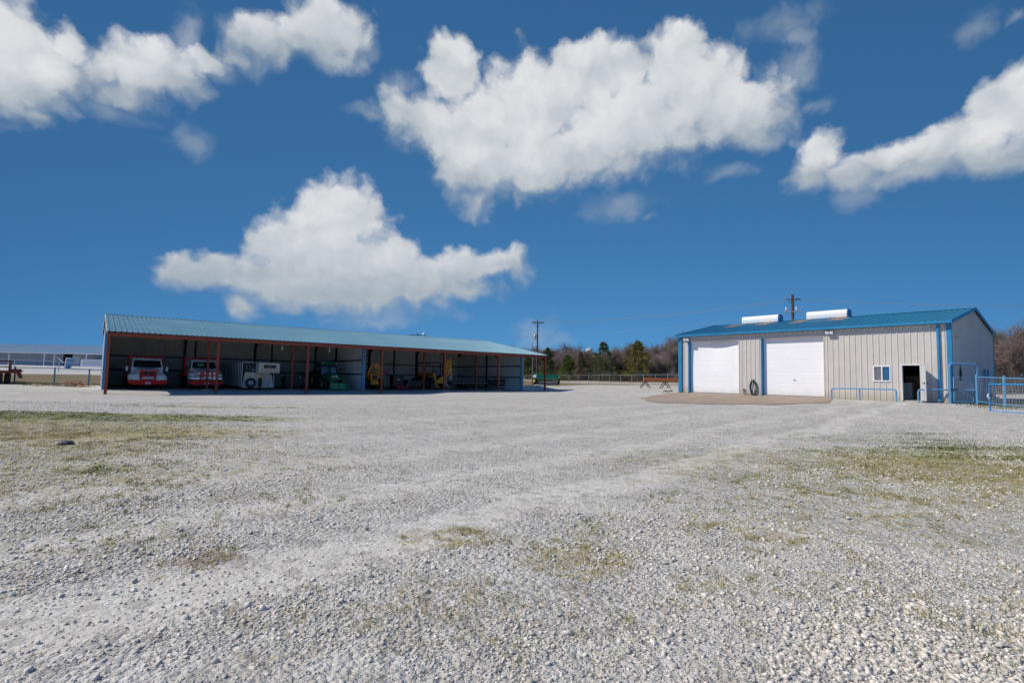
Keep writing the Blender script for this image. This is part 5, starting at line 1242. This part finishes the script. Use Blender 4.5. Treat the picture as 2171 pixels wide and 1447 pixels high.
def wire(pts, lab):
    m = MB(); out = []
    for a_, b_ in zip(pts[:-1], pts[1:]):
        a_, b_ = Vector(a_), Vector(b_)
        for k in range(17): f = k / 16; q = a_.lerp(b_, f); q.z -= (b_ - a_).length * .018 * 4 * f * (1 - f); out.append(q)
    m.path(out, .016, 4); o = m.build('power_line', M['cable']); tag(o, lab, 'power line', 'power lines over the yard'); return o
wire([(3.6, 90, 10.9), (39.0, 75, 13.2), (110, 60, 13.5)], 'thin upper power line between the pole behind the shed and the pole behind the workshop')
wire([(5.2, 90, 10.9), (40.4, 74.7, 13.1), (112, 58, 13.3)], 'thin second power line crossing the sky left of the workshop')
wire([(-24.86, 140, 12.6), (4.3, 90, 8.6), (39.7, 75, 11.4), (110, 66, 10.5)], 'lower power line passing behind the workshop gable')
# white ventilator ball on the shed ridge
m = MB(); m.lathe([(.07, 0), (.07, .1), (.16, .16), (.20, .28), (.15, .40), (.02, .45)], (28.6, SRW, SRZ + .02), (0, 0, 1), 12); m.build('roof_ventilator', M['white'], shed)

# ------------------------------------------------------------------ left background: barn, container, hopper, fences, trailer
za = 1.75
t = empty('white_barn', (-118, 110.5, za), .03, 'long low white metal barn far behind the left fence', 'barn')
bl, bd, be, br_ = 52, 22, 2.85, 5.1
m = MB(); m.ribbed((-.3, -2.5, be), (1, 0, 0), bl, (0, (bd / 2 + 2.5), br_ - be), 0, 1, (0, -.16, .98), pitch=.9, dep=.05); m.ribbed((-.3, bd, be), (1, 0, 0), bl, (0, -bd / 2, br_ - be), 0, 1, (0, .16, .98), pitch=.9, dep=.05); m.build('roof', mat('sky tinted barn roof metal', (.21, .33, .46), .55, .1, .06, .2), t, smooth=False)  # roof base colour carries the sky reflected by bare metal
MB().box(-.4, bl - .2, -2.62, -2.5, be - .12, be + .08).build('eave_trim', M['wall_white'], t, smooth=False)
m = MB(); m.ribbed((0, 0, -.6), (1, 0, 0), 24.5, (0, 0, 1), 0, be + .95, (0, -1, 0), pitch=.6); m.ribbed((26.4, 0, -.6), (1, 0, 0), bl - 27.4, (0, 0, 1), 0, be + .95, (0, -1, 0), pitch=.6); m.build('front_wall', mat('shade toned barn wall metal', (.36, .40, .44), .5, 0, .06, .5), t, smooth=False)  # shade under the overhang put into the front wall colour
for x_ in (0, bl - 1): m = MB(); m.prism([(0, -.6), (0, be + .4), (bd / 2, br_ - .1), (bd, be), (bd, -.6)], 'x', x_, x_ + .05); m.build('end_wall', M['wall_white'], t, smooth=False)
MB().box(0, bl - 1, bd - .1, bd - .05, -.6, be).build('rear_wall', M['wall_white'], t, smooth=False)
for x_ in (5.1, 10.3, 15.6, 22.6, 24.6, 31.0, 36.5): MB().box(x_ - .10, x_ + .10, -2.45, -2.25, -.6, be - .12).build('post', M['wall_white'], t, smooth=False)
m = MB(); m.box(26.4, 27.9, -.08, -.04, -.5, 2.4); m.build('sliding_door', M['wall_white'], t, smooth=False)
m = MB(); m.bar((24.7, -2.3, 2.3), (27.0, -2.9, .9), .10, .10); m.build('brace', M['wall_white'], t, smooth=False)
z = gz(-66, 80)
t = empty('feed_hopper', (-66.2, 80, z), 0, 'white and blue slanted hopper standing on short legs before the barn', 'hopper')
m = MB(); m.prism([(-.35, .0), (-.1, .15), (.30, .9), (.42, 1.45), (-.1, 1.5), (-.27, 1.2)], 'y', -.4, .4); m.build('tank', M['pipe_blue'], t, smooth=False)
m = MB(); m.prism([(-.46, -.1), (-.34, -.1), (-.20, 1.5), (.46, 1.48), (.46, 1.56), (-.30, 1.60)], 'y', -.46, -.41); m.build('frame', M['white'], t, smooth=False)
z = gz(-86, 108)
t = empty('storage_container', (-85.2, 108.0, .35), .02, 'white box shaped storage container partly hidden by the shed wall', 'container')
m = MB(); m.ribbed((-1.5, 0, 0), (1, 0, 0), 6, (0, 0, 1), 0, 3.0, (0, -1, 0), pitch=.4, dep=.04); m.ribbed((-1.9, 8, 0), (0, -1, 0), 8, (0, 0, 1), 0, 3.0, (-1, 0, 0), pitch=.4, dep=.04); m.box(4.5, 4.55, 0, 8, 0, 3.0); m.box(-1.9, 4.5, 7.95, 8, 0, 3); m.build('body', M['wall_white'], t, smooth=False)
m = MB(); m.box(-1.95, -1.5, -.06, .0, 0, 3.05); m.box(-1.95, 4.6, -.06, 8.05, 3.0, 3.1); m.build('frame', M['white'], t, smooth=False)
# blue posts and rail along the left edge
DB = M['fence_blue']
lf = [(-53, 44.6), (-47.5, 44.4), (-44.1, 44.2), (-40.86, 44), (-37.6, 44), (-34.75, 44), (-31.8, 44.6)]
t = empty('pipe_fence', (-40.86, 44, 0), 0, 'dark blue post and rail fence left of the shed', 'fence')
qs = [Vector((a_ + 40.86, b_ - 44, gz(a_, b_))) for a_, b_ in lf]
for q in qs: m = MB(); m.tube(q - Vector((0, 0, .2)), q + Vector((0, 0, 1.42)), .055); m.build('post', DB, t)
m = MB(); m.path([q + Vector((0, 0, 1.36)) for q in qs], .035, 8); m.build('rail', DB, t)
m = MB()
for h_ in (.25, .5, .75, 1.0, 1.2): m.path([q + Vector((0, 0, h_)) for q in qs], .006, 3)
m.build('wire', M['steel'], t)
wf_ = [(-100, 74), (-92, 74.5), (-84, 75), (-76, 75), (-70, 75.2), (-64, 75.5), (-58, 76), (-52, 77)]
t = empty('white_pipe_fence', (-64, 75.5, 0), 0, 'pale pipe and wire fence across the white yard before the barn', 'fence')
qs = [Vector((a_ + 64, b_ - 75.5, gz(a_, b_))) for a_, b_ in wf_]
for q in qs: m = MB(); m.tube(q - Vector((0, 0, .2)), q + Vector((0, 0, 1.45)), .05, n=6); m.build('post', M['steel'], t)
m = MB(); m.path([q + Vector((0, 0, 1.42)) for q in qs], .032, 6); m.build('rail', M['wire'], t)
m = MB()
for h_ in (.3, .6, .9, 1.15): m.path([q + Vector((0, 0, h_)) for q in qs], .007, 3)
m.build('wire', M['wire'], t)
# rust red stake trailer at the left frame edge
z = gz(-39.8, 42)
t = empty('stake_trailer', (-41.0, 42.3, z), .80, 'rust red flatbed stake trailer with black twin tyres at the left edge', 'trailer')
Rr = M['trailer_red']
m = MB(); m.box(-1.7, 1.62, 0, 7, .86, 1.02, .01); m.box(-1.7, 1.72, -.06, .10, .98, 1.10, .01); dk = m.build('deck', Rr, t, smooth=False)
m = MB(); m.box(-.5, 1.60, -.06, .9, 1.025, 1.07); m.build('deck_boards', M['rust'], dk, smooth=False)
m = MB()
for x_ in (-1.55, -.3, .95): m.box(x_ - .09, x_ + .09, .2, .36, 1.02, 1.86)
m.box(-1.6, 1.04, .2, .36, 1.80, 1.92); m.box(-1.6, .95, .22, .32, 1.36, 1.44); m.box(.95, 1.66, .3, .4, 1.1, 1.24); m.build('stake_rack', Rr, t, smooth=False)
for s_ in (-1, 1):
    for xx in (.72, .34):
        for y_ in (.9, 2.1):
            m = MB(); m.lathe([(.24, -.16), (.42, -.16), (.46, -.1), (.46, .1), (.42, .16), (.24, .16)], (s_ * xx * 1.25, y_, .44), (1, 0, 0), 22, caps=False); w_ = m.build('tyre', M['rubber'], t)
            m = MB(); m.lathe([(.25, -.1), (.15, -.05), (.08, -.12), (.001, -.12)], (s_ * xx * 1.25, y_, .44), (s_ * -1, 0, 0), 14, caps=False); m.build('rim', M['steel'], w_)
m = MB(); m.prism([(1.35, .86), (1.65, .86), (1.74, .55), (1.66, .46), (1.52, .5), (1.42, .7)], 'y', .05, .16); m.prism([(-1.35, .86), (-1.65, .86), (-1.74, .55), (-1.66, .46), (-1.52, .5), (-1.42, .7)], 'y', .05, .16); m.build('mud_flap', M['dark_steel'], t, smooth=False)
MB().box(-.5, .5, .3, 7, .60, .86).build('chassis', M['dark_steel'], t, smooth=False)
MB().box(-1.5, -.5, .6, 1.4, 1.03, 1.25, .03).build('load_box', M['wall_white'], t)
# scrap timber and rust beside the shed
z = gz(-36, 45)
for k in range(6):
    a_ = rng.uniform(-.25, .25); L_p = rng.uniform(1.2, 2.4); x_ = -36.9 + k * .22; y_ = 43.0 + .12 * k
    o = MB().box(-L_p / 2, L_p / 2, -.08, .08, 0, .06, .006).build('timber_board', M['wood'], None, loc=(x_, y_, gz(x_, y_) + .02 + .05 * (k % 3)), rz=a_, smooth=False)
    tag(o, 'weathered loose board in the scrap pile left of the shed', 'board', 'boards in the scrap pile')
t = empty('rusty_scrap', (-34.6, 42.6, gz(-34.6, 42.6)), 0, 'heap of tangled rust brown scrap at the foot of the left shed wall', 'scrap')
m = MB()
for k in range(46):
    x_, y_ = rng.gauss(0, .62), rng.gauss(0, .35); h_ = max(.03, .42 * math.exp(-(x_ * x_) / .6) * rng.random()); a_ = rng.random() * 6.28; l_ = rng.uniform(.2, .6)
    m.bar((x_, y_, h_), (x_ + l_ * math.cos(a_), y_ + l_ * math.sin(a_), max(.02, h_ + rng.uniform(-.15, .15))), rng.uniform(.03, .12), .03)
m.build('rusty_bars', M['rust'], t, smooth=False)
m = MB(); m.box(-1.0, -.2, -.3, .3, 0, .16, .03); m.build('slab', M['concrete'], t)
# flat dark stone in the gravel at left
m = MB(); m.loft([[(.13 * math.cos(a_) * (1 + .2 * math.sin(3 * a_)) * f, .10 * math.sin(a_) * f, h_) for a_ in np.linspace(0, 2 * math.pi, 9)[:-1]] for f, h_ in ((1.0, -.02), (1.05, .04), (.7, .07))]); o = m.build('flat_rock', mat('dark slate', (.035, .04, .055), .6, 0, .3, 9, bump=.3), smooth=False, loc=(-8.0, 9.7, 0)); tag(o, 'small dark slab of stone lying in the dry grass at left', 'rock')
# water tower far behind the trees
t = empty('water_tower', (130.5, 900, 0), 0, 'white water tower whose dome peeks above the far bare trees', 'water tower')
m = MB(); m.lathe([(1.5, 44.0), (4.2, 46.0), (5.6, 48.6), (5.4, 51.5), (3.6, 53.6), (.4, 54.3)], (0, 0, 0), (0, 0, 1), 24); m.build('tank', M['white'], t)
MB().tube((0, 0, 0), (0, 0, 44.2), 2.2, 1.4, 16).build('pedestal', M['white'], t)

# ------------------------------------------------------------------ trees
def segs_to_mesh(name, S, mt, sides, parent):
    """S: (n,8) rows x0 y0 z0 x1 y1 z1 r0 r1 -> open tapered prisms"""
    S = np.asarray(S, float); n = len(S)
    A, B = S[:, 0:3], S[:, 3:6]; D = B - A; L = np.linalg.norm(D, axis=1, keepdims=True); D = D / np.maximum(L, 1e-6)
    U = np.where(np.abs(D[:, 2:3]) > .9, np.array([[1., 0, 0]]), np.array([[0, 0, 1.]])); a = np.cross(D, U); a /= np.maximum(np.linalg.norm(a, axis=1, keepdims=True), 1e-6); b = np.cross(D, a)
    V = np.zeros((n, 2, sides, 3))
    for k in range(sides):
        t = 2 * math.pi * k / sides; w = a * math.cos(t) + b * math.sin(t)
        V[:, 0, k] = A + w * S[:, 6:7]; V[:, 1, k] = B + w * S[:, 7:8]
    base = np.arange(n)[:, None] * (2 * sides); F = []
    for k in range(sides):
        k2 = (k + 1) % sides; F.append(np.concatenate([base + k, base + k2, base + sides + k2, base + sides + k], 1))
    return np_mesh(name, V.reshape(-1, 3), np.concatenate(F, 0), mt, parent)
def bare_skeleton(seed, H, spread_, dens=1.0, twr=.011):
    r = random.Random(seed); big, fine = [], []
    def grow(p, d, L, rad, lev):
        nseg = 3 if lev < 3 else 2; q = p
        for i in range(nseg):
            d = (d + Vector((r.gauss(0, .13), r.gauss(0, .13), r.gauss(.05, .09)))).normalized()
            e = q + d * (L / nseg); r0 = rad * (1 - .75 * i / nseg); r1 = rad * (1 - .75 * (i + 1) / nseg)
            (big if lev < 2 else fine).append((*q, *e, max(r0, twr * .7), max(r1, twr * .5)))
            if lev < 4 and (i > 0 or lev > 0):
                nc = (3, 3, 3, 3)[lev] if lev else 3
                if lev >= 1: nc = max(1, int(nc * dens + r.random()))
                for c in range(nc):
                    az = r.random() * 6.283; tilt = r.uniform(.35, .95) if lev else r.uniform(.4, .85)
                    s = d.cross(Vector((math.cos(az), math.sin(az), .2))).normalized()
                    nd = (d * math.cos(tilt) + s * math.sin(tilt) * spread_ + Vector((0, 0, .12))).normalized()
                    grow(q.lerp(e, r.uniform(.3, 1)), nd, L * r.uniform(.5, .72), max(r1 * .62, twr * .8), lev + 1)
            q = e
    for s in range(r.choice((1, 1, 2, 3))):
        a0 = r.random() * 6.28; grow(Vector((r.gauss(0, .12), r.gauss(0, .12), -.1)), Vector((math.cos(a0) * .16, math.sin(a0) * .16, 1)).normalized(), H * .62, .022 * H * (1 if s == 0 else .7), 0)
    return big, fine
bark = [mat('grey bark', (.20, .17, .15), .95, 0, .3, 3), mat('brown bark', (.15, .115, .09), .95, 0, .3, 3)]
twig = [mat('grey brown twigs', (.27, .21, .19), .95, 0, .25, 1.0, island=.35), mat('brown twigs', (.235, .185, .14), .95, 0, .25, 1.0, island=.35), mat('pale twigs', (.33, .29, .265), .95, 0, .2, 1.0, island=.3)]
BT = []
for i, (H, sp_, dn, tm) in enumerate(((6.4, .9, 1.1, 0), (7.2, .8, 1.15, 1), (6.0, 1.05, 1.1, 0), (7.6, .85, 1.1, 1), (5.2, 1.1, 1.0, 2), (6.8, .95, 1.15, 0))):
    b_, f_ = bare_skeleton(40 + i, H, sp_, dn, .016)
    r0 = empty('bare_tree', (0, 0, 0)); segs_to_mesh('trunk', b_, bark[i % 2], 5, r0); segs_to_mesh('crown', f_, twig[tm], 3, r0); BT.append([r0, False])
print('twig segments', [len(c.children[1].data.polygons) // 3 for c, _ in BT])
LABT = ['bare grey-brown leafless tree in the treeline behind the wire fence', 'bare brown leafless tree in the thicket right of the workshop']
def put_tree(kind, x, y, s, rz, lab, grp, cat='tree', sz=None):
    r0, used = BT[kind]
    o = r0 if not used else copy_tree(r0); BT[kind][1] = True
    o.location = (x, y, gz(x, y) - .05); o.rotation_euler = (0, 0, rz); o.scale = (s, s, (sz or s)); tag(o, lab, cat, grp); return o
tr = random.Random(5); n_t = 0
for row, c_ in enumerate((101, 105, 110, 116)):
    k = -6
    while k < 76:
        q = Vector((.645, .764)) * c_ + Vector((.764, -.645)) * (k - 90 + tr.uniform(-.6, .6))
        x, y = q.x, q.y; k += 2.1 + .35 * row
        if y < 20 or x / y < -.02 or x / y > .345: continue
        s = (.78 + .10 * row + tr.uniform(-.16, .12)) * (1.14 if x / y > .27 else 1.0)
        put_tree(tr.randrange(6), x, y, s, tr.random() * 6.28, LABT[0], 'bare trees behind the wire fence', sz=s * tr.uniform(.85, 1.05)); n_t += 1
for k in range(22):
    x = tr.uniform(46, 74); y = 58 + (x - 56) * .15 + tr.uniform(-3, 9)
    if x / y < .80: continue
    s = tr.uniform(.68, .88)
    put_tree(tr.choice((1, 3, 0)), x, y, s, tr.random() * 6.28, LABT[1], 'bare trees right of the workshop', sz=s * .95); n_t += 1
print('trees', n_t)
# cedars: tapered trunk, uneven clumps of short sprays
def cedar(x, y, H, Wd, c1, lab, seed, lean=0.0):
    r = np.random.default_rng(seed); z = gz(x, y)
    t = empty('cedar_tree', (x, y, z - .05), 0, lab, 'tree')
    MB().path([(0, 0, -.1), (.05, 0, H * .5), (lean, 0, H * .97)], [.16, .10, .02], 8).build('trunk', bark[1], t)
    S = []
    for k in range(46):
        h = H * (.08 + .86 * (k / 46)); a = r.random() * 6.28; l = Wd * (1 - h / H) ** .75 * r.uniform(.45, .95); S.append((0, 0, h, math.cos(a) * l, math.sin(a) * l, h + l * .25, .03, .008))
    segs_to_mesh('limbs', S, bark[1], 4, t)
    P = []
    nclump = 210
    for k in range(nclump):
        f = r.random() ** .8; h = H * (.03 + .95 * f)
        R_ = Wd * ((1 - f) ** .7) * (1 + .28 * math.sin(5 * f * 3 + seed)) + .06
        a = r.random() * 6.28; rr = R_ * r.uniform(.4, 1.3)
        c = np.array([math.cos(a) * rr + lean * f, math.sin(a) * rr, h + .10 * R_])
        n = 46; s_ = .27 * (1.1 - .6 * f) * r.uniform(.6, 1.3)
        P.append(c + r.normal(0, 1, (n, 3)) * np.array([s_, s_, s_ * .55]))
    P = np.concatenate(P); n = len(P)
    out = np.stack([P[:, 0], P[:, 1], np.full(n, .35)], 1); out /= np.linalg.norm(out, axis=1, keepdims=True)
    d = out + r.normal(0, .5, (n, 3)); d /= np.linalg.norm(d, axis=1, keepdims=True)
    w = np.cross(d, r.normal(0, 1, (n, 3))); w /= np.linalg.norm(w, axis=1, keepdims=True)
    L = r.uniform(.10, .24, (n, 1)); Wq = r.uniform(.03, .07, (n, 1))
    V = np.stack([P - w * Wq, P + w * Wq, P + d * L + w * Wq * .3, P + d * L - w * Wq * .3], 1)
    np_mesh('crown', V.reshape(-1, 3), np.arange(4 * n).reshape(n, 4), mat('cedar foliage', c1, .85, 0, .25, 1.2, island=.45), t)
cedar(8.0, 119.0, 7.3, 1.6, (.085, .115, .03), 'slim dark green cedar behind the grain drill', 1)
cedar(3.6, 121.0, 5.6, 1.3, (.14, .15, .035), 'yellowish cedar showing under the right end of the shed roof', 2)
cedar(12.1, 115.0, 5.6, 2.1, (.11, .155, .03), 'broad bright green cedar right of the grain drill', 3)
cedar(14.6, 112.5, 6.0, 1.0, (.17, .13, .08), 'narrow brownish cedar among the bare trees', 4)
cedar(18.9, 109.8, 8.0, 2.9, (.085, .115, .035), 'large dark green conical cedar in the middle of the treeline', 5)
cedar(24.8, 104.8, 8.1, 2.9, (.17, .155, .025), 'large golden green cedar nearest the workshop', 6)
cedar(63.5, 61.5, 4.6, 1.6, (.12, .13, .04), 'dull green cedar in the brown thicket right of the workshop', 7)
# undergrowth along the trees
ug = np.random.default_rng(3); S = []
for k in range(19000):
    if k < 15000:
        u = ug.uniform(-96, -20); c_ = 98.5 + ug.exponential(6.0); x = .645 * c_ + .764 * u; y = .764 * c_ - .645 * u; hh = ug.uniform(.4, 2.3)
    else:
        x = ug.uniform(48, 76); y = 56 + (x - 56) * .15 + ug.uniform(-2, 6); hh = ug.uniform(.4, 2.2)
    S.append((x, y, 0, x + ug.normal(0, .35) * hh, y + ug.normal(0, .35) * hh, hh, .03, .012))
S = np.array(S); zz = gz_np(S[:, 0], S[:, 1]); S[:, 2] = zz - .03; S[:, 5] += zz
u_ = segs_to_mesh('underbrush', S, twig[1], 3, None); tag(u_, 'tangled brown brush at the foot of the trees', None, None, 'stuff')

# ------------------------------------------------------------------ loose crushed stone in the foreground and grass tufts
IV = np.array([(x, y, z) for z in (-1, 1) for y in (-1, 1) for x in (-1, 1)], float) * .62
IF = np.array([(0, 2, 3), (0, 3, 1), (4, 5, 7), (4, 7, 6), (0, 1, 5), (0, 5, 4), (2, 6, 7), (2, 7, 3), (0, 4, 6), (0, 6, 2), (1, 3, 7), (1, 7, 5)])
NV = len(IV)
g = np.random.default_rng(21)
def rand_rot(n):
    q = g.normal(0, 1, (n, 4)); q /= np.linalg.norm(q, axis=1, keepdims=True); w, x, y, z = q.T
    return np.stack([np.stack([1 - 2 * (y * y + z * z), 2 * (x * y - z * w), 2 * (x * z + y * w)], -1), np.stack([2 * (x * y + z * w), 1 - 2 * (x * x + z * z), 2 * (y * z - x * w)], -1), np.stack([2 * (x * z - y * w), 2 * (y * z + x * w), 1 - 2 * (x * x + y * y)], -1)], 1)
N = 230000
u = g.random(N)
yy = np.where(u < .16, 1.4 + (2.3 - 1.4) * np.sqrt(g.random(N)), 2.3 * (24 / 2.3) ** (g.random(N)))
xx = (g.random(N) * 2 - 1) * (1.22 * yy + .3)
# clumps and bare wheel tracks
def vnoise(x, y, s, seed):
    r = np.random.default_rng(seed); G = r.random((64, 64)); X = np.mod(x * s, 63); Y = np.mod(y * s, 63); xi, yi = X.astype(int), Y.astype(int); fx, fy = X - xi, Y - yi; fx = fx * fx * (3 - 2 * fx); fy = fy * fy * (3 - 2 * fy)
    return (G[xi, yi] * (1 - fx) + G[xi + 1, yi] * fx) * (1 - fy) + (G[xi, yi + 1] * (1 - fx) + G[xi + 1, yi + 1] * fx) * fy
den_ = .45 * vnoise(xx + 40, yy + 40, .55, 1) + .35 * vnoise(xx + 40, yy + 40, 1.7, 2) + .2 * vnoise(xx + 40, yy + 40, 5, 3)
rc = xx * .738 - yy * .671; trk_ = np.zeros(len(xx))
for c0, w0, s0 in RUNS: trk_ = np.maximum(trk_, s0 * (np.abs(rc - c0) < w0 * 1.1))
keep = g.random(N) < np.clip((den_ - .24) * 2.4, .06, 1) * (1 - .85 * trk_) * (1 - .82 * np.clip((yy - 4.2) / 2.5, 0, 1) * np.exp(-((xx - .12 * yy) / (2.4 + .25 * yy)) ** 2))
xx, yy, den_ = xx[keep], yy[keep], den_[keep]; n = len(xx)
corner = np.clip((xx - .8) / 1.0, 0, 1) * np.clip((3.6 - yy) / .8, 0, 1)
size = np.exp(g.normal(math.log(.0046), .46, n)) * (yy / 2.6) ** .42 * (.8 + .5 * den_) * (1 + .62 * corner)
size = np.clip(size, .0028, .022)
sc = size[:, None] * g.uniform(.62, 1.25, (n, 3)); sc[:, 2] *= .8
V = (IV[None] + g.normal(0, .19, (n, NV, 3))) * (1 + .12 * g.normal(0, 1, (n, NV, 1))) * sc[:, None, :] * 1.12
V = np.einsum('nij,nkj->nki', rand_rot(n), V)
V[:, :, 2] *= .8
zz = gz_np(xx, yy) + size * g.uniform(-.05, .5, n)
V += np.stack([xx, yy, zz], -1)[:, None, :]
F = (np.arange(n)[:, None, None] * NV + IF[None]).reshape(-1, 3)
sm = mat('limestone chips', (.65, .61, .55), .9, 0, .12, 30, dirt=(.50, .445, .38, .4), island=.27, bump=.25, bscale=220, spec=.2)
st = np_mesh('gravel', V.reshape(-1, 3), F, sm); tag(st, 'loose crushed limestone chips', None, None, 'stuff')
print('stones', n)
# grass: many short blades in the patches listed for the ground, and separate tufts
bl = []
def blades(px, py, n, h, lean, sd=.0):
    a = g.random(n) * 6.283; hh = h * g.uniform(.5, 1.15, n); l = lean * hh * g.uniform(.2, 1.2, n)
    x0 = px + g.normal(0, 1, n) * sd; y0 = py + g.normal(0, 1, n) * sd
    return x0, y0, a, hh, l
def make_blades(name, mt, items, lab):
    X = np.concatenate([i[0] for i in items]); Y = np.concatenate([i[1] for i in items]); A = np.concatenate([i[2] for i in items]); Hh = np.concatenate([i[3] for i in items]); Ln = np.concatenate([i[4] for i in items])
    Z = gz_np(X, Y) - .003; dx, dy = np.cos(A), np.sin(A); w = np.clip(.05 * Hh, .0012, .006) * (np.maximum(Y, 2.5) / 3) ** .6
    B = np.stack([X, Y, Z], -1); P = np.stack([-dy, dx, dx * 0], -1) * w[:, None]
    Mid = B + np.stack([dx * Ln * .4, dy * Ln * .4, Hh * .6], -1); T = B + np.stack([dx * Ln, dy * Ln, Hh], -1)
    V = np.stack([B - P, B + P, Mid + P * .7, Mid - P * .7, T], 1).reshape(-1, 3); k = np.arange(len(X))[:, None] * 5
    F = np.concatenate([k + np.array([0, 1, 2]), k + np.array([0, 2, 3]), k + np.array([3, 2, 4])], 0)
    o = np_mesh(name, V, F, mt); tag(o, lab, None, None, 'stuff')
dry_i, grn_i = [], []
for (x, y, a, b, s, k) in PATCH:
    area = a * b * 3.14; nt_ = int(min(3600, (420 if y < 7 else 150) * area ** .75 * s)); 
    rr = np.sqrt(g.random(nt_)) * 1.45; th = g.random(nt_) * 6.283; px = x + a * rr * np.cos(th); py = y + b * rr * np.sin(th)
    ok = vnoise(px + 40, py + 40, 2.2, 8) * .5 + vnoise(px + 40, py + 40, 7, 9) * .5 > .52 + .13 * rr - .14 * s
    px, py = px[ok], py[ok]
    nb = 9
    PX, PY = np.repeat(px, nb), np.repeat(py, nb)
    it = blades(PX, PY, len(PX), (.034 if y < 7 else .04), 1.1, .02 if y < 7 else .06)
    (grn_i if k == 1 else dry_i).append(it)
    if k == 0: 
        sel = g.random(len(px)) < .25; PX, PY = np.repeat(px[sel], 7), np.repeat(py[sel], 7); grn_i.append(blades(PX, PY, len(PX), .03, .9, .02))
TUFT = [(2.48, 3.09, .05, 60), (2.0, 2.84, .038, 34), (.56, 2.68, .036, 34), (1.86, 3.75, .035, 24), (2.41, 2.68, .05, 40), (2.11, 2.67, .035, 26), (-5.61, 7.43, .06, 50), (-3.9, 5.45, .05, 40), (-3.78, 5.72, .05, 36), (-.9, 3.2, .03, 18), (1.2, 2.6, .03, 20), (.75, 2.95, .025, 14), (1.45, 4.4, .03, 16), (10.75, 14.3, .05, 90), (9.0, 11.3, .05, 150), (9.6, 12.2, .045, 120), (10.6, 11.6, .045, 120), (8.2, 9.9, .04, 160), (10.4, 13.0, .045, 90), (7.6, 9.0, .04, 90), (9.3, 9.8, .045, 120)]
for k in range(230):
    y = 2.3 * 4.5 ** g.random(); TUFT.append(((g.random() * 2 - 1) * y * .98, y, g.uniform(.014, .03), int(g.integers(6, 16))))
for (x, y, h, n_) in TUFT:
    lst_ = grn_i if n_ > 17 or g.random() < .45 else dry_i
    sd = .018 + .0012 * n_ if y < 8 else .38
    if y > 8:
        n_ = int(n_ * 3.2); lst_.append(blades(x + g.normal(0, .62, n_), y + g.normal(0, .13, n_), n_, h, 1.3, .04))
    else: lst_.append(blades(np.full(n_, x), np.full(n_, y), n_, h, 1.1, sd))
# pasture strip and far weeds
for (x0, x1, y0, y1, n_, h, lst) in ((-22, -10, 14.5, 16.6, 5000, .028, dry_i), (-22, -11, 14.6, 16.4, 700, .026, grn_i), (-60, -33, 46, 50, 2500, .10, grn_i), (22.5, 31, 24.5, 27.5, 900, .10, grn_i), (-38, -33, 41, 43.5, 260, .14, dry_i)):
    lst.append(blades(g.uniform(x0, x1, n_), g.uniform(y0, y1, n_), n_, h, .9, .05))
make_blades('grass', mat('green grass', (.10, .135, .025), .8, 0, .3, 6, island=.4), grn_i, 'short green grass and weeds growing through the gravel')
make_blades('dry_grass', mat('dry grass', (.40, .325, .115), .85, 0, .25, 6, island=.35), dry_i, 'dry straw coloured grass growing through the gravel')
